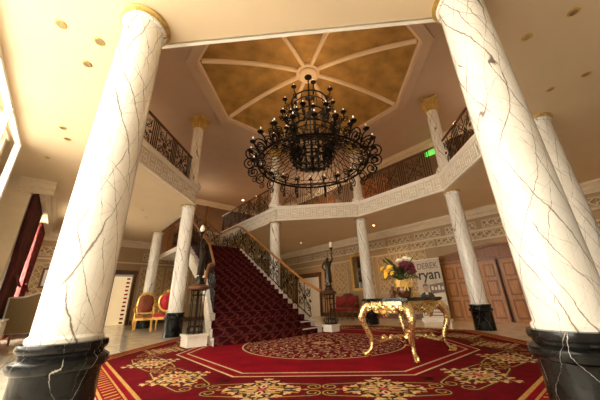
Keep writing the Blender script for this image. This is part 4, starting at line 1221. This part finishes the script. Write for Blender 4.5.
# doors and dark panelling on the upper far wall
ud=MB(); ud.b6(X1-.06,X1,2.0,3.9,G,G+2.5); ud.b6(X1-.12,X1-.06,1.9,2.05,G,G+2.6); ud.b6(X1-.12,X1-.06,3.85,4.0,G,G+2.6)
for y in (2.3,2.75,3.2,3.6): ud.b6(X1-.09,X1-.06,y-.15,y+.15,G+.3,G+1.1); ud.b6(X1-.09,X1-.06,y-.15,y+.15,G+1.3,G+2.2)
struct(ud.build('door_5',M['doordark']),'timber doors on the upper far wall behind the chandelier')
ud=MB(); ud.b6(X1-.06,X1,6.0,8.4,G,G+2.5)
for y in (6.4,7.0,7.6,8.1): ud.b6(X1-.09,X1-.06,y-.2,y+.2,G+.3,G+1.1); ud.b6(X1-.09,X1-.06,y-.2,y+.2,G+1.3,G+2.2)
struct(ud.build('door_6',M['doordark']),'dark timber doors on the upper far wall over the stairwell')

# ------------------------------------------------------------------ chandelier
CZ=5.05
ch=thing('chandelier','huge tiered black iron chandelier with candle lamps under the ochre dome','chandelier',(DX,DY,CZ))
def hoop(r,z,w,nm='ring'): 
    return MB().tube([(r*math.cos(2*PI*k/64),r*math.sin(2*PI*k/64),z) for k in range(64)],w,6,True).build(nm,M['iron'],ch)
for r,z,w in((1.77,0,.035),(1.62,.03,.018),(.86,1.22,.03),(.80,1.02,.02),(.64,2.08,.03),(.60,2.66,.022),(.64,2.92,.03),(.62,.15,.03),(.66,.75,.025),(.52,1.62,.02)): hoop(r,z,w)
MB().lathe([(.02,-.2),(.06,-.15),(.10,-.08),(.06,0),(.05,.2),(.09,.3),(.05,.4),(.04,1.0),(.09,1.1),(.04,1.2),(.035,2.2),(.09,2.3),(.13,2.38),(.05,2.5),(.035,3.1),(.10,3.16),(.16,3.22),(.05,3.3),(.03,3.36)],14).build('central_stem',M['iron'],ch)
cc=MB()
for i in range(12):
    zc=2.92+i*.072; R_=Matrix.Translation((0,0,zc))@Matrix.Rotation(i*PI/2,4,'Z')
    cc.tube([(.035*math.cos(a),0,.055*math.sin(a)) for a in [2*PI*k/10 for k in range(10)]],.010,5,True,M=R_)
cc.build('chain',M['iron'],ch)
MB().lathe([(.02,3.72),(.14,3.74),(.16,3.80),(.10,3.83)],16).build('ceiling_rose',M['iron'],ch)
def rep(proto,n,a0=0):
    for k in range(1,n):
        o=copy_tree(proto,ch); o.rotation_euler=(0,0,a0+2*PI*k/n)
    proto.rotation_euler=(0,0,a0)
def candle(parent,x,z,s=1.0):
    MB().lathe([(.015*s,z-.03),(.07*s,z-.01),(.085*s,z+.02),(.05*s,z+.025)],12,(x,0,0)).build('drip_pan',M['iron'],parent)
    c=MB(); c.lathe([(.018*s,z+.02),(.018*s,z+.10*s)],8,(x,0,0)); c.build('candle',M['wax'],parent)
    MB().lathe([(.010*s,z+.10*s),(.017*s,z+.12*s),(.011*s,z+.15*s),(.003,z+.17*s)],8,(x,0,0)).build('flame_bulb',M['flame'],parent)
# outer scroll arms
a=MB()
a.tube([(x,0,z) for x,z in spiral(2.0,-.02,.24,.05,PI*.85,1.7,d=-1)],.022,5)
a.tube([(1.77,0,0),(1.80,0,.20),(1.90,0,.34),(2.0,0,.40)],.022,5)
a.tube([(x,0,z) for x,z in spiral(1.70,.28,.17,.04,-PI*.3,1.6)],.018,5)
a.tube([(x,0,z) for x,z in spiral(1.95,-.30,.11,.03,PI/2,1.5)],.016,5)
p=a.build('scroll_arm',M['iron'],ch); candle(p,2.0,.43,1.15); rep(p,22)
# middle arms
a=MB()
a.tube([(.86,0,1.22),(1.02,0,1.05),(1.22,0,1.05),(1.34,0,1.22),(1.34,0,1.45)],.022,5)
a.tube([(x,0,z) for x,z in spiral(1.12,1.27,.16,.035,-PI*.6,1.6)],.018,5); a.tube([(x,0,z) for x,z in spiral(1.38,1.12,.12,.03,PI*.8,1.5,d=-1)],.016,5)
a.tube([(x,0,z) for x,z in spiral(.98,.86,.13,.03,PI*.5,1.5)],.016,5)
p=a.build('scroll_arm',M['iron'],ch); candle(p,1.34,1.47,1.15); rep(p,12,.13)
# inner drum arms
a=MB()
a.tube([(x,0,z) for x,z in spiral(.78,1.62,.15,.035,-PI*.5,1.6)],.018,5); a.tube([(.52,0,1.62),(.7,0,1.45),(.86,0,1.58),(.88,0,1.78)],.02,5)
p=a.build('scroll_arm',M['iron'],ch); candle(p,.88,1.80,1.1); rep(p,10,.3)
# top arms
a=MB()
a.tube([(.64,0,2.92),(.74,0,2.78),(.86,0,2.82),(.88,0,3.02)],.02,5); a.tube([(x,0,z) for x,z in spiral(.80,2.60,.13,.03,PI*.7,1.6,d=-1)],.016,5); a.tube([(x,0,z) for x,z in spiral(.80,2.28,.11,.03,-PI*.7,1.5)],.016,5)
p=a.build('scroll_arm',M['iron'],ch); candle(p,.88,3.04,1.1); rep(p,8,.2)
# cage bars and drum scrollwork
p=MB().tube([(.64,0,2.08),(.66,0,2.3),(.63,0,2.6),(.64,0,2.92)],.013,4).build('cage_bar',M['iron'],ch); rep(p,16)
p=MB().tube([(.52,0,1.62),(.50,0,1.85),(.60,0,2.08)],.013,4).build('cage_bar',M['iron'],ch); rep(p,12)
p=MB().tube([(.86,0,1.22),(.70,0,1.35),(.55,0,1.50),(.52,0,1.62)],.014,4).build('cage_bar',M['iron'],ch); rep(p,16)
a=MB()
for zc,d in((.32,1),(.58,-1),(.88,1)): a.tube([(.66+x,0,zc+z) for x,z in spiral(0,0,.12,.03,PI*.5*d,1.6,d=d)],.02,5)
a.tube([(.62,0,.15),(.68,0,.45),(.66,0,.75),(.80,0,1.02)],.018,5); a.ball((.62,0,.10),.05,8); a.ball((.70,0,.62),.045,8)
p=a.build('drum_scroll',M['iron'],ch); rep(p,18,.1)
a=MB()
for s in(-1,1): a.tube([(.62*math.cos(s*u*1.6),.62*math.sin(s*u*1.6),.45+w) for u,w in spiral(.09,0,.09,.02,PI,1.5)],.016,5)
p=a.build('drum_scroll',M['iron'],ch); rep(p,12,.2)
p=MB().tube([(.62,0,.15),(.45,0,-.02),(.22,0,-.10),(.05,0,-.12)],.016,5).build('bowl_rib',M['iron'],ch); rep(p,16)
# swirling ribs of the wide skirt
def swirl(s):
    P=[]
    for i in range(11):
        q=i/10; r=.66+(1.77-.66)*q; z=.75*(1-q)**1.7; aa=s*.75*q; P.append((r*math.cos(aa),r*math.sin(aa),z-.05*math.sin(PI*q)))
    return MB().tube(P,.011,4)
p=swirl(1).build('skirt_rib',M['iron'],ch); rep(p,40)
p=swirl(-.3).build('skirt_rib',M['iron'],ch); rep(p,26)
for q in(.18,.35,.62,.82): hoop(.66+1.11*q,.75*(1-q)**1.7-.05*math.sin(PI*q),.010,'skirt_hoop')

def squash(o,done=set()):
    for c in kids(o):
        if c.name.startswith(('chain','ceiling_rose')): continue
        if c.data and c.data.name not in done:
            done.add(c.data.name)
            for v in c.data.vertices:
                if v.co.z>1.0: v.co.z=1+(v.co.z-1)*.80
        squash(c)
squash(ch)
# ------------------------------------------------------------------ downlights
dp=None
def downlight(x,y,z,label,lit=False,grp='recessed ceiling downlights'):
    t=thing('downlight',label,'downlight',(x,y,z),0,grp)
    MB().lathe([(.055,-.010),(.066,-.005),(.066,-.001),(.042,-.001),(.042,-.010),(.055,-.010)],20,cap=False).build('bezel',M['gilt'],t)
    MB().lathe([(.041,-.008),(.041,-.003),(.01,-.003)],16).build('lamp',M['lamplit'] if lit else M['dulllamp'],t)
    if lit: t.scale=(2.0,2.0,2.0)
    return t
for (x,y),l in zip(((-5.6,-1.26),(-5.2,-1.27),(-5.3,-.72),(-5.55,1.46),(-5.82,3.16),(-5.47,1.9)),
    ('unlit brass downlight nearest the tall glazing, first of the trio','unlit brass downlight nearest the gold ring of the huge column','pale lens downlight, middle of the trio beside the huge column','unlit brass downlight halfway to the pelmet','unlit downlight just before the pelmet','small unlit downlight beside the halfway one')): downlight(x,y,H,l)
for (x,y),l in zip(((-.59,-5.54),(-.62,-5.06),(.99,-5.09),(1.01,-5.54)),('largest brown-rimmed downlight nearest the camera corner','brass downlight close to the huge column by the oak doors','brass downlight nearer the dark column ring','brass downlight farther from the huge column, over the doors')): downlight(x,y,H,l)
for (x,y),l in zip(((-3.2,6.1),(-2.9,7.0),(-3.9,6.6)),('small downlight over the gilded chairs, nearest the gallery edge','small downlight over the red armchair','small downlight between column and pelmet')): downlight(x,y,H,l)
for (x,y),l in zip(((4.24,12.25),(4.67,10.91),(5.81,-1.68),(6.5,3.2)),('lit downlight on the upper ceiling, nearest the back wall','lit downlight on the upper ceiling over the stairwell balustrade','lit downlight above the green exit sign','lit downlight behind the chandelier')): downlight(x,y,HU,l,True,'lit downlights of the upper ceiling')
for (x,y),l in zip(((6.2,2.3),(6.6,-3.6),(5.9,7.5)),('lit downlight over the flower vase side of the hall','lit downlight over the oak doors','lit downlight beyond the staircase')): downlight(x,y,H,l,True,'lit downlights under the gallery').scale=(1.2,1.2,1.2)

# ------------------------------------------------------------------ light
def area(loc,rot,sx,sy,e,col,nm):
    l=bpy.data.lights.new(nm,'AREA'); l.shape='RECTANGLE'; l.size=sx; l.size_y=sy; l.energy=e; l.color=col
    o=bpy.data.objects.new(nm,l); C.objects.link(o); o.location=loc; o.rotation_euler=rot; return o
area((-7.3,-1.2,2.7),(0,-PI/2+.42,0),4.2,7.0,780,(1,.92,.76),'daylight_glazing')
area((-7.3,9.3,2.2),(0,-PI/2,0),3.6,2.6,650,(1,.90,.72),'daylight_curtained_window')
area((-.1,-9.0,2.1),(-PI/2,0,0),10.8,3.8,200,(1,.88,.68),'daylight_entrance')
def spot(loc,e,col=(1,.60,.28),ang=2.4,nm='downlight_beam'):
    l=bpy.data.lights.new(nm,'SPOT'); l.energy=e; l.color=col; l.spot_size=ang; l.spot_blend=.8; l.shadow_soft_size=.06
    o=bpy.data.objects.new(nm,l); C.objects.link(o); o.location=loc
for p in((4.24,12.25,HU-.03),(4.67,10.91,HU-.03),(5.81,-1.68,HU-.03),(6.5,3.2,HU-.03)): spot(p,90)
for p in((6.2,2.3,H-.03),(6.6,-3.6,H-.03),(5.9,7.5,H-.03)): spot(p,120)
def point(loc,e,col,r,nm):
    l=bpy.data.lights.new(nm,'POINT'); l.energy=e; l.color=col; l.shadow_soft_size=r
    o=bpy.data.objects.new(nm,l); C.objects.link(o); o.location=loc
for p in((6.4,6.5,7.0),(5.9,-4.5,7.0),(-4.9,6.5,7.0),(-5.2,-1.0,7.0),(1.0,11.6,6.6)): point(p,50,(1,.80,.58),.25,'gallery_fill')  # unseen fill points added to brighten the upper ceiling, no fixtures
point((DX,DY,CZ+1.9),130,(1,.60,.27),.5,'chandelier_glow')
w=bpy.data.worlds.new('World'); bpy.context.scene.world=w; w.use_nodes=True
bg=w.node_tree.nodes['Background']; bg.inputs[0].default_value=(1,.94,.84,1); bg.inputs[1].default_value=.22

# ------------------------------------------------------------------ camera
cam=bpy.data.cameras.new('camera'); co=bpy.data.objects.new('camera',cam); C.objects.link(co)
cam.sensor_width=36; cam.lens=36*264.64/600; cam.clip_start=.05
f_,pi_,ro_,yw_=264.64,.363,-.030,-.072
def camray(x,y):
    a=(x-300)/f_;b=(y-200)/f_; c,s=math.cos(ro_),math.sin(ro_); xc=c*a+s*b; yc=-s*a+c*b
    v=(xc,math.cos(pi_)+yc*math.sin(pi_),math.sin(pi_)-yc*math.cos(pi_))
    t=-yw_; X=math.cos(t)*v[0]-math.sin(t)*v[1]; Y=math.sin(t)*v[0]+math.cos(t)*v[1]
    return Vector(((X+Y)*S2,(Y-X)*S2,v[2]))
Fw=camray(300,200).normalized(); Rt=(camray(301,200)-camray(300,200)).normalized(); Up=-(camray(300,201)-camray(300,200)).normalized()
co.matrix_world=Matrix(((Rt.x,Up.x,-Fw.x,-4.8667),(Rt.y,Up.y,-Fw.y,-4.9733),(Rt.z,Up.z,-Fw.z,.947),(0,0,0,1)))
sc=bpy.context.scene; sc.camera=co
sc.view_settings.view_transform='Standard'; sc.view_settings.look='None'; sc.view_settings.gamma=1; sc.view_settings.exposure=.22
sc.cycles.max_bounces=8; sc.cycles.diffuse_bounces=5
try: sc.cycles.use_denoising=True
except Exception: pass
